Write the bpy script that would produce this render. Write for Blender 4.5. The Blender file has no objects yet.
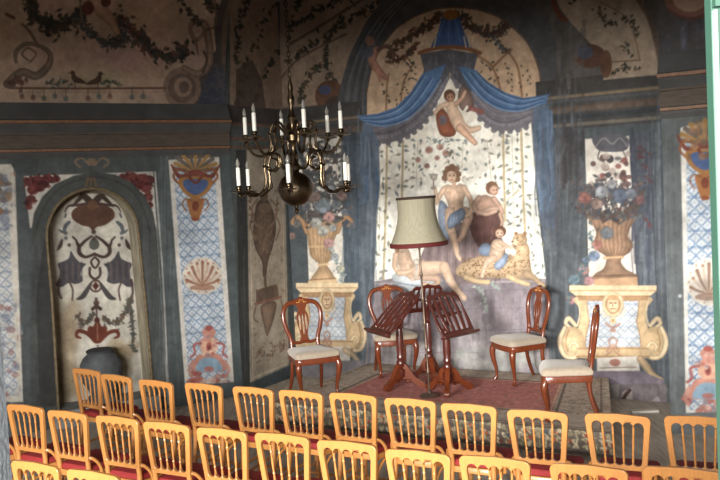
import bpy, math, random
import numpy as np
from mathutils import Vector, Matrix
from mathutils.geometry import tessellate_polygon
PI = math.pi
scene = bpy.context.scene
COL = scene.collection
rng = random.Random(7)
nrg = np.random.default_rng(11)

# ------------------------------------------------------------------ camera
FOC, PITCH, ROLL, CH = 905.0, 0.0542, -0.0505, 2.354
_fw = np.array([0, math.cos(PITCH), -math.sin(PITCH)])
_u0 = np.array([0, math.sin(PITCH), math.cos(PITCH)])
_r0 = np.array([1.0, 0, 0])
_rt = _r0 * math.cos(ROLL) + _u0 * math.sin(ROLL)
_up = -_r0 * math.sin(ROLL) + _u0 * math.cos(ROLL)
CAM = np.array([0, 0, CH])

def ray(px, py):
    px = np.asarray(px, float); py = np.asarray(py, float)
    return _fw * FOC + _rt * (px - 360)[..., None] - _up * (py - 240)[..., None]

def make_camera():
    cd = bpy.data.cameras.new('camera')
    cd.sensor_width = 36; cd.lens = FOC / 720 * 36; cd.clip_start = .05; cd.clip_end = 100
    co = bpy.data.objects.new('camera', cd); COL.objects.link(co)
    m = Matrix(((_rt[0], _up[0], -_fw[0], 0), (_rt[1], _up[1], -_fw[1], 0), (_rt[2], _up[2], -_fw[2], CH), (0, 0, 0, 1)))
    co.matrix_world = m
    scene.camera = co
make_camera()

# ------------------------------------------------------------------ materials
def lin(c):
    c = np.asarray(c, float)
    return np.where(c <= .04045, c / 12.92, ((c + .055) / 1.055) ** 2.4)
def RGB(r, g, b): return np.array([r, g, b]) / 255.0
def mat(name, rgb, rough=.5, metal=0, var=.12, scale=20, bump=0, bscale=60, stretch=None, spec=.5, trans=0, coat=0, sheen=0):
    m = bpy.data.materials.new(name); m.use_nodes = True
    nt = m.node_tree; N = nt.nodes; L = nt.links
    b = N['Principled BSDF']
    c = lin(RGB(*rgb))
    tc = N.new('ShaderNodeTexCoord'); mp = N.new('ShaderNodeMapping')
    if stretch: mp.inputs['Scale'].default_value = stretch
    L.new(tc.outputs['Object'], mp.inputs[0])
    nz = N.new('ShaderNodeTexNoise'); nz.inputs['Scale'].default_value = scale; nz.inputs['Detail'].default_value = 4
    L.new(mp.outputs[0], nz.inputs['Vector'])
    rp = N.new('ShaderNodeValToRGB')
    rp.color_ramp.elements[0].position = .3; rp.color_ramp.elements[1].position = .7
    rp.color_ramp.elements[0].color = (*np.clip(c * (1 - var), 0, 1), 1)
    rp.color_ramp.elements[1].color = (*np.clip(c * (1 + var), 0, 1), 1)
    L.new(nz.outputs['Fac'], rp.inputs[0]); L.new(rp.outputs[0], b.inputs['Base Color'])
    b.inputs['Roughness'].default_value = rough; b.inputs['Metallic'].default_value = metal
    b.inputs['Specular IOR Level'].default_value = spec
    if trans: b.inputs['Transmission Weight'].default_value = trans
    if coat: b.inputs['Coat Weight'].default_value = coat; b.inputs['Coat Roughness'].default_value = .15
    if sheen: b.inputs['Sheen Weight'].default_value = sheen
    if bump:
        n2 = N.new('ShaderNodeTexNoise'); n2.inputs['Scale'].default_value = bscale; n2.inputs['Detail'].default_value = 3
        L.new(mp.outputs[0], n2.inputs['Vector'])
        bp = N.new('ShaderNodeBump'); bp.inputs['Strength'].default_value = bump; bp.inputs['Distance'].default_value = .01
        L.new(n2.outputs['Fac'], bp.inputs['Height']); L.new(bp.outputs[0], b.inputs['Normal'])
    return m
def paint_mat(name, rough=.85, bump=.15, bscale=25):
    m = bpy.data.materials.new(name); m.use_nodes = True
    nt = m.node_tree; N = nt.nodes; L = nt.links; b = N['Principled BSDF']
    a = N.new('ShaderNodeAttribute'); a.attribute_name = 'paint'
    nz = N.new('ShaderNodeTexNoise'); nz.inputs['Scale'].default_value = 14; nz.inputs['Detail'].default_value = 6
    tc = N.new('ShaderNodeTexCoord'); L.new(tc.outputs['Object'], nz.inputs['Vector'])
    mr = N.new('ShaderNodeMapRange'); mr.inputs[1].default_value = .25; mr.inputs[2].default_value = .75
    mr.inputs[3].default_value = .86; mr.inputs[4].default_value = 1.12
    L.new(nz.outputs['Fac'], mr.inputs[0])
    mx = N.new('ShaderNodeMix'); mx.data_type = 'RGBA'; mx.blend_type = 'MULTIPLY'; mx.inputs[0].default_value = 1
    L.new(a.outputs['Color'], mx.inputs[6]); L.new(mr.outputs[0], mx.inputs[7])
    L.new(mx.outputs[2], b.inputs['Base Color'])
    b.inputs['Roughness'].default_value = rough; b.inputs['Specular IOR Level'].default_value = .25
    n2 = N.new('ShaderNodeTexNoise'); n2.inputs['Scale'].default_value = bscale
    L.new(tc.outputs['Object'], n2.inputs['Vector'])
    bp = N.new('ShaderNodeBump'); bp.inputs['Strength'].default_value = bump; bp.inputs['Distance'].default_value = .01
    L.new(n2.outputs['Fac'], bp.inputs['Height']); L.new(bp.outputs[0], b.inputs['Normal'])
    return m

M = {}
M['fresco'] = paint_mat('fresco')
M['rug'] = paint_mat('rug', .95, .5, 220)
M['beech'] = mat('beech', (176, 120, 64), .36, var=.10, scale=9, stretch=(14, 14, 1.5), coat=.3)
M['redpad'] = mat('redpad', (134, 40, 40), .75, var=.12, scale=60, bump=.2, bscale=300, spec=.3)
M['mahog'] = mat('mahog', (108, 51, 26), .3, var=.22, scale=10, stretch=(10, 10, 2), coat=.4)
M['darkmahog'] = mat('darkmahog', (78, 34, 26), .30, var=.25, scale=12, stretch=(10, 10, 2), coat=.35)
M['cream'] = mat('cream', (158, 144, 126), .85, var=.08, scale=30, bump=.25, bscale=350, sheen=.4)
M['inlay'] = mat('inlay', (196, 136, 70), .35, var=.2, scale=60)
M['brass'] = mat('brass', (98, 84, 66), .33, 1.0, var=.25, scale=14)
M['chain'] = mat('chain', (70, 58, 46), .5, .9, var=.2, scale=20)
M['candle'] = mat('candle', (240, 238, 228), .55, var=.02)
M['bulb'] = mat('bulb', (190, 188, 180), .06, var=.02, trans=.6)
M['shade'] = mat('shade', (152, 146, 124), .8, var=.12, scale=6, stretch=(14, 14, .3), bump=.15, bscale=120)
M['redtrim'] = mat('redtrim', (86, 21, 19), .8, var=.15, scale=60)
M['darktrim'] = mat('darktrim', (58, 40, 30), .8, var=.15, scale=60)
M['pole'] = mat('pole', (112, 94, 80), .4, .6, var=.15)
M['iron'] = mat('iron', (78, 81, 85), .75, var=.3, scale=9, bump=.5, bscale=22)
M['irondark'] = mat('irondark', (48, 49, 52), .8, var=.2, scale=14)
M['stone'] = mat('stone', (136, 138, 138), .9, var=.15, scale=7, bump=.3, bscale=50)
M['plaster'] = mat('plaster', (188, 194, 200), .9, var=.12, scale=9, bump=.5, bscale=70)
M['wallplain'] = mat('wallplain', (120, 116, 108), .9, var=.1, scale=5)
M['ceil'] = mat('ceil', (140, 122, 104), .9, var=.15, scale=2)
M['corn_dark'] = mat('corn_dark', (66, 66, 66), .8, var=.2, scale=5)
M['corn_mid'] = mat('corn_mid', (74, 64, 56), .8, var=.25, scale=9, stretch=(1, 1, 6))
M['corn_gilt'] = mat('corn_gilt', (112, 80, 56), .6, var=.3, scale=30)
M['gilt'] = mat('gilt', (100, 86, 62), .65, var=.4, scale=26)
M['reveal'] = mat('reveal', (150, 142, 122), .85, var=.35, scale=12, stretch=(1, 1, .3))
M['green'] = mat('green', (44, 74, 62), .45, var=.05, scale=4)
M['bead'] = mat('bead', (120, 136, 130), .4, var=.04, scale=3)
M['glass'] = mat('glass', (220, 235, 228), .03, var=.01, trans=.95)
M['wood_floor'] = mat('wood_floor', (178, 168, 156), .6, var=.3, scale=3, stretch=(9, 1.2, 1), bump=.2, bscale=20)
M['stagewood'] = mat('stagewood', (88, 74, 62), .75, var=.2, scale=4, stretch=(1, 8, 1))
M['whiteboard'] = mat('whiteboard', (200, 196, 186), .7, var=.08, scale=10)
M['sheet'] = mat('sheet', (206, 216, 214), .8, var=.04, scale=10)
M['bulbbase'] = M['brass']

# ------------------------------------------------------------------ mesh builder
class MB:
    def __init__(s): s.v = []; s.f = []; s.m = []; s.mats = []; s.mi = 0
    def use(s, m):
        if m not in s.mats: s.mats.append(m)
        s.mi = s.mats.index(m); return s
    def add(s, vs, fs, M4=None):
        b = len(s.v)
        for p in vs:
            p = Vector(p)
            s.v.append(M4 @ p if M4 is not None else p)
        for f in fs: s.f.append([b + i for i in f]); s.m.append(s.mi)
        return s
    def box(s, c, d, rz=0, M4=None):
        x, y, z = d[0] / 2, d[1] / 2, d[2] / 2
        T = Matrix.Translation(c) @ Matrix.Rotation(rz, 4, 'Z')
        if M4 is not None: T = M4 @ T
        vs = [(-x, -y, -z), (x, -y, -z), (x, y, -z), (-x, y, -z), (-x, -y, z), (x, -y, z), (x, y, z), (-x, y, z)]
        return s.add(vs, [(0, 3, 2, 1), (4, 5, 6, 7), (0, 1, 5, 4), (1, 2, 6, 5), (2, 3, 7, 6), (3, 0, 4, 7)], T)
    def lathe(s, prof, n=16, M4=None, cap=True):
        vs = []; fs = []
        for r, z in prof:
            for i in range(n):
                a = 2 * PI * i / n; vs.append((r * math.cos(a), r * math.sin(a), z))
        for k in range(len(prof) - 1):
            for i in range(n):
                j = (i + 1) % n
                fs.append((k * n + i, k * n + j, (k + 1) * n + j, (k + 1) * n + i))
        if cap:
            fs.append(tuple(range(n))[::-1]); e = (len(prof) - 1) * n
            fs.append(tuple(range(e, e + n)))
        return s.add(vs, fs, M4)
    def tube(s, pts, r, n=8, M4=None, flat=None, cap=True, closed=False):
        """swept tube; r float or list; flat=(a,b) scales the section sideways / upwards"""
        P = [Vector(p) for p in pts]; K = len(P)
        if not hasattr(r, '__len__'): r = [r] * K
        vs = []; fs = []
        prev = None
        for k in range(K):
            if closed: t = P[(k + 1) % K] - P[(k - 1) % K]
            else: t = P[min(k + 1, K - 1)] - P[max(k - 1, 0)]
            t = t.normalized() if t.length > 1e-9 else Vector((0, 0, 1))
            if prev is None:
                up = Vector((0, 1, 0)) if abs(t.y) < .9 else Vector((0, 0, 1))
                a = t.cross(up).normalized()
            else:
                a = (prev - t * prev.dot(t))
                a = a.normalized() if a.length > 1e-6 else prev
            b = t.cross(a); prev = a
            fa, fb = flat if flat else (1, 1)
            for i in range(n):
                q = 2 * PI * i / n
                vs.append(P[k] + a * (math.cos(q) * r[k] * fa) + b * (math.sin(q) * r[k] * fb))
        R = K if closed else K - 1
        for k in range(R):
            k2 = (k + 1) % K
            for i in range(n):
                j = (i + 1) % n
                fs.append((k * n + i, k2 * n + i, k2 * n + j, k * n + j))
        if cap and not closed:
            fs.append(tuple(range(n))); e = (K - 1) * n
            fs.append(tuple(range(e, e + n))[::-1])
        return s.add(vs, fs, M4)
    def plate(s, outer, holes, th, mp):
        """2-D outline with holes, th thick; mp(a,b,d) -> 3-D"""
        loops = [outer] + holes
        tri = tessellate_polygon([[Vector((p[0], p[1], 0)) for p in l] for l in loops])
        flat = [p for l in loops for p in l]; n = len(flat)
        vs = [mp(a, b, th / 2) for a, b in flat] + [mp(a, b, -th / 2) for a, b in flat]
        fs = []
        for t in tri:
            a, b, c = t
            A = (flat[b][0] - flat[a][0]) * (flat[c][1] - flat[a][1]) - (flat[b][1] - flat[a][1]) * (flat[c][0] - flat[a][0])
            if A < 0: a, c = c, a
            fs.append((a, b, c)); fs.append((n + c, n + b, n + a))
        o = 0
        for li, l in enumerate(loops):
            k = len(l)
            ar = sum(l[i][0] * l[(i + 1) % k][1] - l[(i + 1) % k][0] * l[i][1] for i in range(k))
            fl = (ar < 0) != (li > 0)
            for i in range(k):
                j = (i + 1) % k
                f = (o + i, n + o + i, n + o + j, o + j)
                fs.append(f if not fl else f[::-1])
            o += k
        return s.add(vs, fs)
    def build(s, name, parent=None, smooth=40, bevel=0, subsurf=0):
        me = bpy.data.meshes.new(name)
        me.from_pydata([tuple(v) for v in s.v], [], s.f)
        for m in s.mats: me.materials.append(m)
        me.polygons.foreach_set('material_index', s.m)
        if smooth:
            me.polygons.foreach_set('use_smooth', [True] * len(s.f))
            me.set_sharp_from_angle(angle=math.radians(smooth))
        me.update()
        o = bpy.data.objects.new(name, me); COL.objects.link(o)
        if parent is not None: o.parent = parent
        if bevel:
            b = o.modifiers.new('bevel', 'BEVEL'); b.width = bevel; b.segments = 2; b.limit_method = 'ANGLE'; b.angle_limit = math.radians(50)
        if subsurf:
            b = o.modifiers.new('sub', 'SUBSURF'); b.levels = subsurf; b.render_levels = subsurf
        return o
def mb(m): return MB().use(M[m])
def empty(name, loc=(0, 0, 0), rz=0, label=None, cat=None, group=None):
    o = bpy.data.objects.new(name, None); COL.objects.link(o)
    o.location = loc; o.rotation_euler = (0, 0, rz); o.empty_display_size = .1
    tag(o, label, cat, group); return o
def tag(o, label=None, cat=None, group=None, kind=None):
    if label: o['label'] = label
    if cat: o['category'] = cat
    if group: o['group'] = group
    if kind: o['kind'] = kind
    return o
def struct(o): o['kind'] = 'structure'; return o
def copy_tree(o, parent=None):
    c = o.copy(); COL.objects.link(c); c.parent = parent
    for ch in list(o.children): copy_tree(ch, c)
    return c
def spline(pts, n=8, closed=False):
    P = [np.array(p, float) for p in pts]; K = len(P); out = []
    rg = range(K) if closed else range(K - 1)
    for i in rg:
        if closed: a, b, c, d = P[i - 1], P[i], P[(i + 1) % K], P[(i + 2) % K]
        else: a, b, c, d = P[max(i - 1, 0)], P[i], P[i + 1], P[min(i + 2, K - 1)]
        for k in range(n):
            t = k / n
            out.append(.5 * (2 * b + (c - a) * t + (2 * a - 5 * b + 4 * c - d) * t * t + (3 * b - a - 3 * c + d) * t ** 3))
    if not closed: out.append(P[-1])
    return out

# ------------------------------------------------------------------ wall painter
def vnoise(h, w, cell, seed=0):
    g = np.random.default_rng(seed).random((int(h / cell) + 3, int(w / cell) + 3))
    y = np.arange(h) / cell; x = np.arange(w) / cell
    yi = y.astype(int); xi = x.astype(int); fy = (y - yi)[:, None]; fx = (x - xi)[None, :]
    fy = fy * fy * (3 - 2 * fy); fx = fx * fx * (3 - 2 * fx)
    a = g[yi][:, xi]; b = g[yi][:, xi + 1]; c = g[yi + 1][:, xi]; d = g[yi + 1][:, xi + 1]
    return (a * (1 - fx) + b * fx) * (1 - fy) + (c * (1 - fx) + d * fx) * fy

class Canvas:
    """painted plaster: a grid over (u along the wall, z up) with one colour per point"""
    def __init__(s, O, T, IN, u0, u1, z0, z1, res=.0095, prof=None, base=(90, 98, 98), seed=1):
        s.O = np.array(O, float); s.T = np.array(T, float); s.IN = np.array(IN, float)
        s.u0, s.z0, s.res = u0, z0, res
        s.nu = int((u1 - u0) / res) + 1; s.nz = int((z1 - z0) / res) + 1
        s.prof = prof or (lambda z: np.zeros_like(np.asarray(z, float)))
        s.seed = seed
        s.img = np.empty((s.nz, s.nu, 3)); s.img[:] = RGB(*base)
        s.hole = None
    def uz(s, pts):
        """traced photo point -> metres on this wall"""
        p = np.asarray(pts, float).reshape(-1, 2); d = ray(p[:, 0], p[:, 1])
        dn = d[:, :2] @ s.IN; q = s.prof(np.full(len(p), 2.0))
        for _ in range(30):
            t = ((s.O - CAM[:2]) @ s.IN + q) / dn
            z = CH + t * d[:, 2]; q = .5 * q + .5 * s.prof(z)
        xy = CAM[:2] + d[:, :2] * t[:, None]
        u = (xy - s.O) @ s.T
        return np.stack([u, z], 1), t * FOC / FOC
    def cells(s, pts):
        r, t = s.uz(pts)
        return np.stack([(r[:, 0] - s.u0) / s.res, (r[:, 1] - s.z0) / s.res], 1), float(np.mean(t)) / s.res
    def win(s, c, pad):
        x0 = max(int(c[:, 0].min() - pad), 0); x1 = min(int(c[:, 0].max() + pad) + 2, s.nu)
        y0 = max(int(c[:, 1].min() - pad), 0); y1 = min(int(c[:, 1].max() + pad) + 2, s.nz)
        if x1 <= x0 or y1 <= y0: return None
        X, Y = np.meshgrid(np.arange(x0, x1), np.arange(y0, y1))
        return (slice(y0, y1), slice(x0, x1)), X.astype(float), Y.astype(float)
    def blend(s, sl, cov, col):
        s.img[sl] = s.img[sl] * (1 - cov[..., None]) + col * cov[..., None]
    def polyc(s, c, k, col, a=1, soft=1., shade=0, fn=None, R=None):
        w = s.win(c, soft + 1)
        if w is None: return
        sl, X, Y = w
        ins = np.zeros(X.shape, bool); D = np.full(X.shape, 1e9)
        n = len(c)
        for i in range(n):
            x0, y0 = c[i]; x1, y1 = c[(i + 1) % n]
            dx, dy = x1 - x0, y1 - y0; L = dx * dx + dy * dy
            if L < 1e-9: continue
            t = np.clip(((X - x0) * dx + (Y - y0) * dy) / L, 0, 1)
            D = np.minimum(D, (X - x0 - t * dx) ** 2 + (Y - y0 - t * dy) ** 2)
            if y0 != y1:
                cr = ((y0 > Y) != (y1 > Y)) & (X < (x1 - x0) * (Y - y0) / (y1 - y0) + x0)
                ins ^= cr
        sd = np.sqrt(D) * np.where(ins, 1, -1)
        cov = np.clip(.5 + sd / soft, 0, 1) * a
        if fn is not None: colr = fn(X * s.res + s.u0, Y * s.res + s.z0)
        else: colr = np.broadcast_to(RGB(*col), X.shape + (3,))
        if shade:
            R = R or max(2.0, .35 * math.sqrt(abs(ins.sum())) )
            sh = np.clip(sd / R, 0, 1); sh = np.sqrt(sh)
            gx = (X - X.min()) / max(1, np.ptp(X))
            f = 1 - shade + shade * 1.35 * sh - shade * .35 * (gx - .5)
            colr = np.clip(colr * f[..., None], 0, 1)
        s.blend(sl, cov, colr)
    def poly(s, pts, col, a=1, soft=1.2, smooth=False, shade=0, fn=None, R=None):
        if smooth: pts = spline(pts, 5, True)
        c, k = s.cells(pts)
        s.polyc(c, k, col, a, soft, shade, fn, R * k if R else None)
    def ell(s, x, y, rx, ry, col, a=1, rot=0, soft=1.2, shade=0, fn=None):
        q = np.linspace(0, 2 * PI, 22, endpoint=False); cs, sn = math.cos(rot), math.sin(rot)
        pts = np.stack([x + rx * np.cos(q) * cs - ry * np.sin(q) * sn, y + rx * np.cos(q) * sn + ry * np.sin(q) * cs], 1)
        s.poly(pts, col, a, soft, False, shade, fn)
    def stroke(s, pts, w, col, a=1, soft=1.1, sm=True, shade=0):
        """line of traced points, width in photo pixels (number or one per point)"""
        m = len(pts)
        ws = list(w) if hasattr(w, '__len__') else [w] * m
        if sm and m > 2:
            q = spline([(p[0], p[1], v) for p, v in zip(pts, ws)], 5); pts = [p[:2] for p in q]; ws = [p[2] for p in q]
        c, k = s.cells(pts); hw = np.array(ws) * k / 2
        wn = s.win(c, hw.max() + 2)
        if wn is None: return
        sl, X, Y = wn; SD = np.full(X.shape, -1e9); Wd = np.ones(X.shape)
        for i in range(len(c) - 1):
            x0, y0 = c[i]; dx, dy = c[i + 1] - c[i]; L = dx * dx + dy * dy + 1e-9
            t = np.clip(((X - x0) * dx + (Y - y0) * dy) / L, 0, 1)
            d = np.hypot(X - x0 - t * dx, Y - y0 - t * dy); h = hw[i] + (hw[i + 1] - hw[i]) * t
            v = h - d; b = v > SD; SD = np.where(b, v, SD); Wd = np.where(b, h, Wd)
        cov = np.clip(.5 + SD / soft, 0, 1) * a
        colr = np.broadcast_to(RGB(*col), X.shape + (3,))
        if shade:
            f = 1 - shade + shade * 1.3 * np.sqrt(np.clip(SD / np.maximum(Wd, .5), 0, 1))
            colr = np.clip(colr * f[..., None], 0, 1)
        s.blend(sl, cov, colr)
    def leaf(s, x, y, l, w, ang, col, a=1):
        ca, sa = math.cos(ang), math.sin(ang)
        pts = [(x - ca * l / 2, y - sa * l / 2), (x - ca * l * .1 - sa * w / 2, y - sa * l * .1 + ca * w / 2), (x + ca * l / 2, y + sa * l / 2), (x - ca * l * .1 + sa * w / 2, y - sa * l * .1 - ca * w / 2)]
        s.poly(pts, col, a, 1.2)
    def garland(s, path, width, n, cols, size=4, a=.9, jit=.9):
        P = spline(path, 8)
        for _ in range(n):
            p = P[rng.randrange(len(P))]
            r = rng.gauss(0, width / 3.2); q = rng.random() * 2 * PI
            s.leaf(p[0] + r * math.cos(q), p[1] + r * math.sin(q), size * rng.uniform(.7, 1.4), size * rng.uniform(.35, .7), rng.random() * PI, rng.choice(cols), a)
    def vine(s, path, n, stem, cols, size=3.4, spread=3.5, sw=.7, fat=.5):
        if sw: s.stroke(path, sw, stem, .8)
        P = spline(path, 10)
        for i in range(n):
            p = P[int((i + .5) / n * (len(P) - 1))]; sd = 1 if i % 2 else -1
            s.leaf(p[0] + sd * spread * rng.uniform(.5, 1.2), p[1] + rng.uniform(-2, 2), size * rng.uniform(.7, 1.2), size * fat, rng.random() * PI, rng.choice(cols), .8)
    def flower(s, x, y, r, col):
        col = [v * .72 + 118 * .28 for v in col]; s.ell(x, y, r, r * .92, [v * .84 for v in col], .7, soft=2.4)
        for i in range(6):
            q = i * PI / 3 + rng.random()
            g = rng.uniform(.82, 1.2); s.ell(x + .5 * r * math.cos(q), y + .5 * r * math.sin(q), r * .42, r * .36, [min(255, v * g) for v in col], .75, soft=1.6)
        s.ell(x, y, r * .22, r * .22, [v * .72 for v in col], .5)
    def streaks(s, pts, col1, n, w=1.2, a=.35, var=.25, vertical=True):
        """brush marks inside a region, running down it"""
        p = np.array(pts); x0, y0 = p.min(0); x1, y1 = p.max(0)
        for _ in range(n):
            f = rng.uniform(1 - var, 1 + var); x = rng.uniform(x0, x1); y = rng.uniform(y0, y1); l = rng.uniform(.15, .5) * (y1 - y0)
            s.stroke([(x, y - l / 2), (x + rng.uniform(-2, 2), y), (x + rng.uniform(-2, 2), y + l / 2)], w * rng.uniform(.6, 1.5), [min(255, v * f) for v in col1], a)
    def hline(s, z, ua, ub, h, col, a=1):
        c = np.array([(ua, z), (ub, z), (ub, z + h), (ua, z + h)])
        c = np.stack([(c[:, 0] - s.u0) / s.res, (c[:, 1] - s.z0) / s.res], 1)
        s.polyc(c, 1, col, a, 1.2)
    def finish(s, name, m='fresco', mott=.14, soft=0, sat=.82, gain=1.0):
        n1 = vnoise(s.nz, s.nu, 34, s.seed); n2 = vnoise(s.nz, s.nu, 9, s.seed + 1); n3 = vnoise(s.nz, s.nu, 3, s.seed + 2)
        f = 1 + mott * ((n1 - .5) * 1.2 + (n2 - .5) * .9 + (n3 - .5) * .7)
        img = s.img
        for _ in range(soft):
            for ax in (0, 1):
                a = np.moveaxis(img, ax, 0); b = a.copy(); b[1:-1] = (a[:-2] + 2 * a[1:-1] + a[2:]) / 4; img = np.moveaxis(b, 0, ax)
        g = img.mean(-1, keepdims=True); img = (g + (img - g) * sat) * gain
        img = np.clip(img * f[..., None], 0, 1)
        U = s.u0 + np.arange(s.nu) * s.res; Z = s.z0 + np.arange(s.nz) * s.res
        UU, ZZ = np.meshgrid(U, Z); q = s.prof(ZZ)
        X = s.O[0] + s.T[0] * UU + s.IN[0] * q; Y = s.O[1] + s.T[1] * UU + s.IN[1] * q
        return grid_obj(name, np.stack([X, Y, ZZ], -1), img, M[m], s.hole(UU, ZZ) if s.hole else None)
def grid_obj(name, P, img, m, hole=None):
    nz, nu = P.shape[:2]
    idx = np.arange(nz * nu).reshape(nz, nu)
    q = np.stack([idx[:-1, :-1], idx[:-1, 1:], idx[1:, 1:], idx[1:, :-1]], -1).reshape(-1, 4)
    if hole is not None:
        hm = hole.reshape(-1); q = q[~(hm[q].any(1))]
    me = bpy.data.meshes.new(name)
    me.vertices.add(nz * nu); me.vertices.foreach_set('co', P.reshape(-1).astype(np.float32))
    me.loops.add(q.size); me.loops.foreach_set('vertex_index', q.reshape(-1).astype(np.int32))
    me.polygons.add(len(q)); me.polygons.foreach_set('loop_start', np.arange(0, q.size, 4, dtype=np.int32))
    me.update(calc_edges=True)
    at = me.color_attributes.new('paint', 'FLOAT_COLOR', 'POINT')
    rgba = np.ones((nz * nu, 4), np.float32); rgba[:, :3] = lin(img.reshape(-1, 3))
    at.data.foreach_set('color', rgba.reshape(-1))
    me.polygons.foreach_set('use_smooth', np.ones(len(q), bool))
    me.materials.append(m); me.validate()
    o = bpy.data.objects.new(name, me); COL.objects.link(o); return o

# plan of the room: alcove axes t (along the mural wall, to the right) and n (into the alcove)
AL = .53
t2 = np.array([math.cos(AL), -math.sin(AL)]); n2 = np.array([math.sin(AL), math.cos(AL)])
B0 = np.array([0, 11.12])
S_L, S_R, DEP = -1.043, 3.87, 1.15
ZC = 4.8                                     # ceiling height
ZS = .22                                     # stage height
def plan(s_, n_): return B0 + t2 * s_ + n2 * n_
P1 = plan(S_L, -DEP)                         # corner between the niche wall and the alcove
W1T = np.array([-math.cos(.555), -math.sin(.555)])    # niche wall, running away to the left
W1N = np.array([math.sin(.555), -math.cos(.555)])     # its inward normal
def cove(z):
    z = np.asarray(z, float); h = np.clip((z - 3.44) / 1.36, 0, 1)
    return .9 * (1 - np.sqrt(np.clip(1 - h * h, 0, 1))) * .8
# ------------------------------------------------------------------ painted walls
CREAM = (222, 212, 192); GREY = (82, 89, 89); DARK = (66, 68, 68); RUST = (120, 56, 40); BROWN = (96, 66, 52)
LEAF = [(84, 96, 90), (70, 84, 82), (104, 112, 100), (92, 84, 70)]
DLEAF = [(58, 62, 54), (74, 70, 56), (50, 54, 52), (92, 70, 54)]
FLESH = (226, 190, 160)

def tilefn(bg, line, per=.105, w=.30, seed=5):
    r = np.random.default_rng(seed)
    def f(U, Z):
        a = (U + Z) / per; b = (U - Z) / per
        da = np.abs(a - np.round(a)); db = np.abs(b - np.round(b))
        l = np.clip(1.3 - np.minimum(da, db) / (w * .5), 0, 1)
        c2 = np.clip(1.2 - np.hypot(da - .5, db - .5) / .16, 0, 1)
        g = np.clip(1.2 - np.abs((Z / (per * 1.41)) % 1 - .5) * 12, 0, .45)
        k = np.clip(l * .75 + c2 * .55 + g + r.normal(0, .13, U.shape), 0, 1)
        return RGB(*bg) * (1 - k[..., None]) + RGB(*line) * k[..., None]
    return f

def shell(c, x, y, rx, ry, disc, rib, gap, n=9, up=True):
    c.ell(x, y, rx, ry, disc, .96)
    for i in range(n):
        a = PI * (.06 + .88 * i / (n - 1)); ex = x - math.cos(a) * rx * .8; ey = y + ry * .45 - math.sin(a) * ry * 1.2
        c.stroke([(x, y + ry * .5), ((x + ex) / 2 + (ex - x) * .12, (y + ry * .5 + ey) / 2), (ex, ey)], [1.4, 2.6, 3.4], rib if i % 2 == 0 else gap, .85)
        c.ell(ex, ey, 1.6, 1.6, rib, .7)
    c.ell(x, y + ry * .62, rx * .62, ry * .16, rib, .7)
    for i in range(14):
        q = 2 * PI * i / 14; c.ell(x + rx * .88 * math.cos(q), y + ry * .88 * math.sin(q), 1, 1, rib, .6)

def top_ornament(c, x, y, k=1.):
    """gilt shell over a blue shield with a drop below"""
    for i in range(11):
        a = PI * i / 10; c.stroke([(x, y + 18 * k), (x - math.cos(a) * 21 * k, y + 16 * k - math.sin(a) * 17 * k)], [2, 4.6 * k], (176, 128, 66) if i % 2 else (110, 96, 84), .92)
    c.stroke([(x - 24 * k, y + 12 * k), (x - 15 * k, y + 24 * k), (x, y + 20 * k), (x + 15 * k, y + 24 * k), (x + 24 * k, y + 12 * k)], [2, 5, 7, 5, 2], (128, 58, 42), .92)
    for s_ in (-1, 1):
        c.stroke([(x + s_ * 8 * k, y + 20 * k), (x + s_ * 17 * k, y + 16 * k), (x + s_ * 22 * k, y + 24 * k), (x + s_ * 15 * k, y + 32 * k)], 2.4, (150, 84, 52), .9)
    c.poly([(x - 15 * k, y + 25 * k), (x + 15 * k, y + 25 * k), (x + 14 * k, y + 37 * k), (x, y + 46 * k), (x - 14 * k, y + 37 * k)], (172, 118, 62), smooth=True)
    c.poly([(x - 11 * k, y + 27 * k), (x + 11 * k, y + 27 * k), (x + 10 * k, y + 36 * k), (x, y + 42 * k), (x - 10 * k, y + 36 * k)], (74, 98, 150), smooth=True)
    c.stroke([(x - 6 * k, y + 24 * k), (x, y + 30 * k), (x + 6 * k, y + 24 * k)], 3, RUST, .8)
    c.poly([(x - 8 * k, y + 46 * k), (x + 8 * k, y + 46 * k), (x + 7 * k, y + 56 * k), (x + 3 * k, y + 66 * k), (x - 3 * k, y + 66 * k), (x - 7 * k, y + 56 * k)], (176, 112, 62), smooth=True)
    c.ell(x, y + 53 * k, 3.5 * k, 5 * k, RUST, .8); c.ell(x, y + 66 * k, 4 * k, 2 * k, (160, 84, 48))
    for s_ in (-1, 1): c.stroke([(x + s_ * 3 * k, y + 48 * k), (x + s_ * 10 * k, y + 46 * k), (x + s_ * 13 * k, y + 52 * k), (x + s_ * 9 * k, y + 58 * k)], 1.6, (148, 92, 60), .85)

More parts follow.
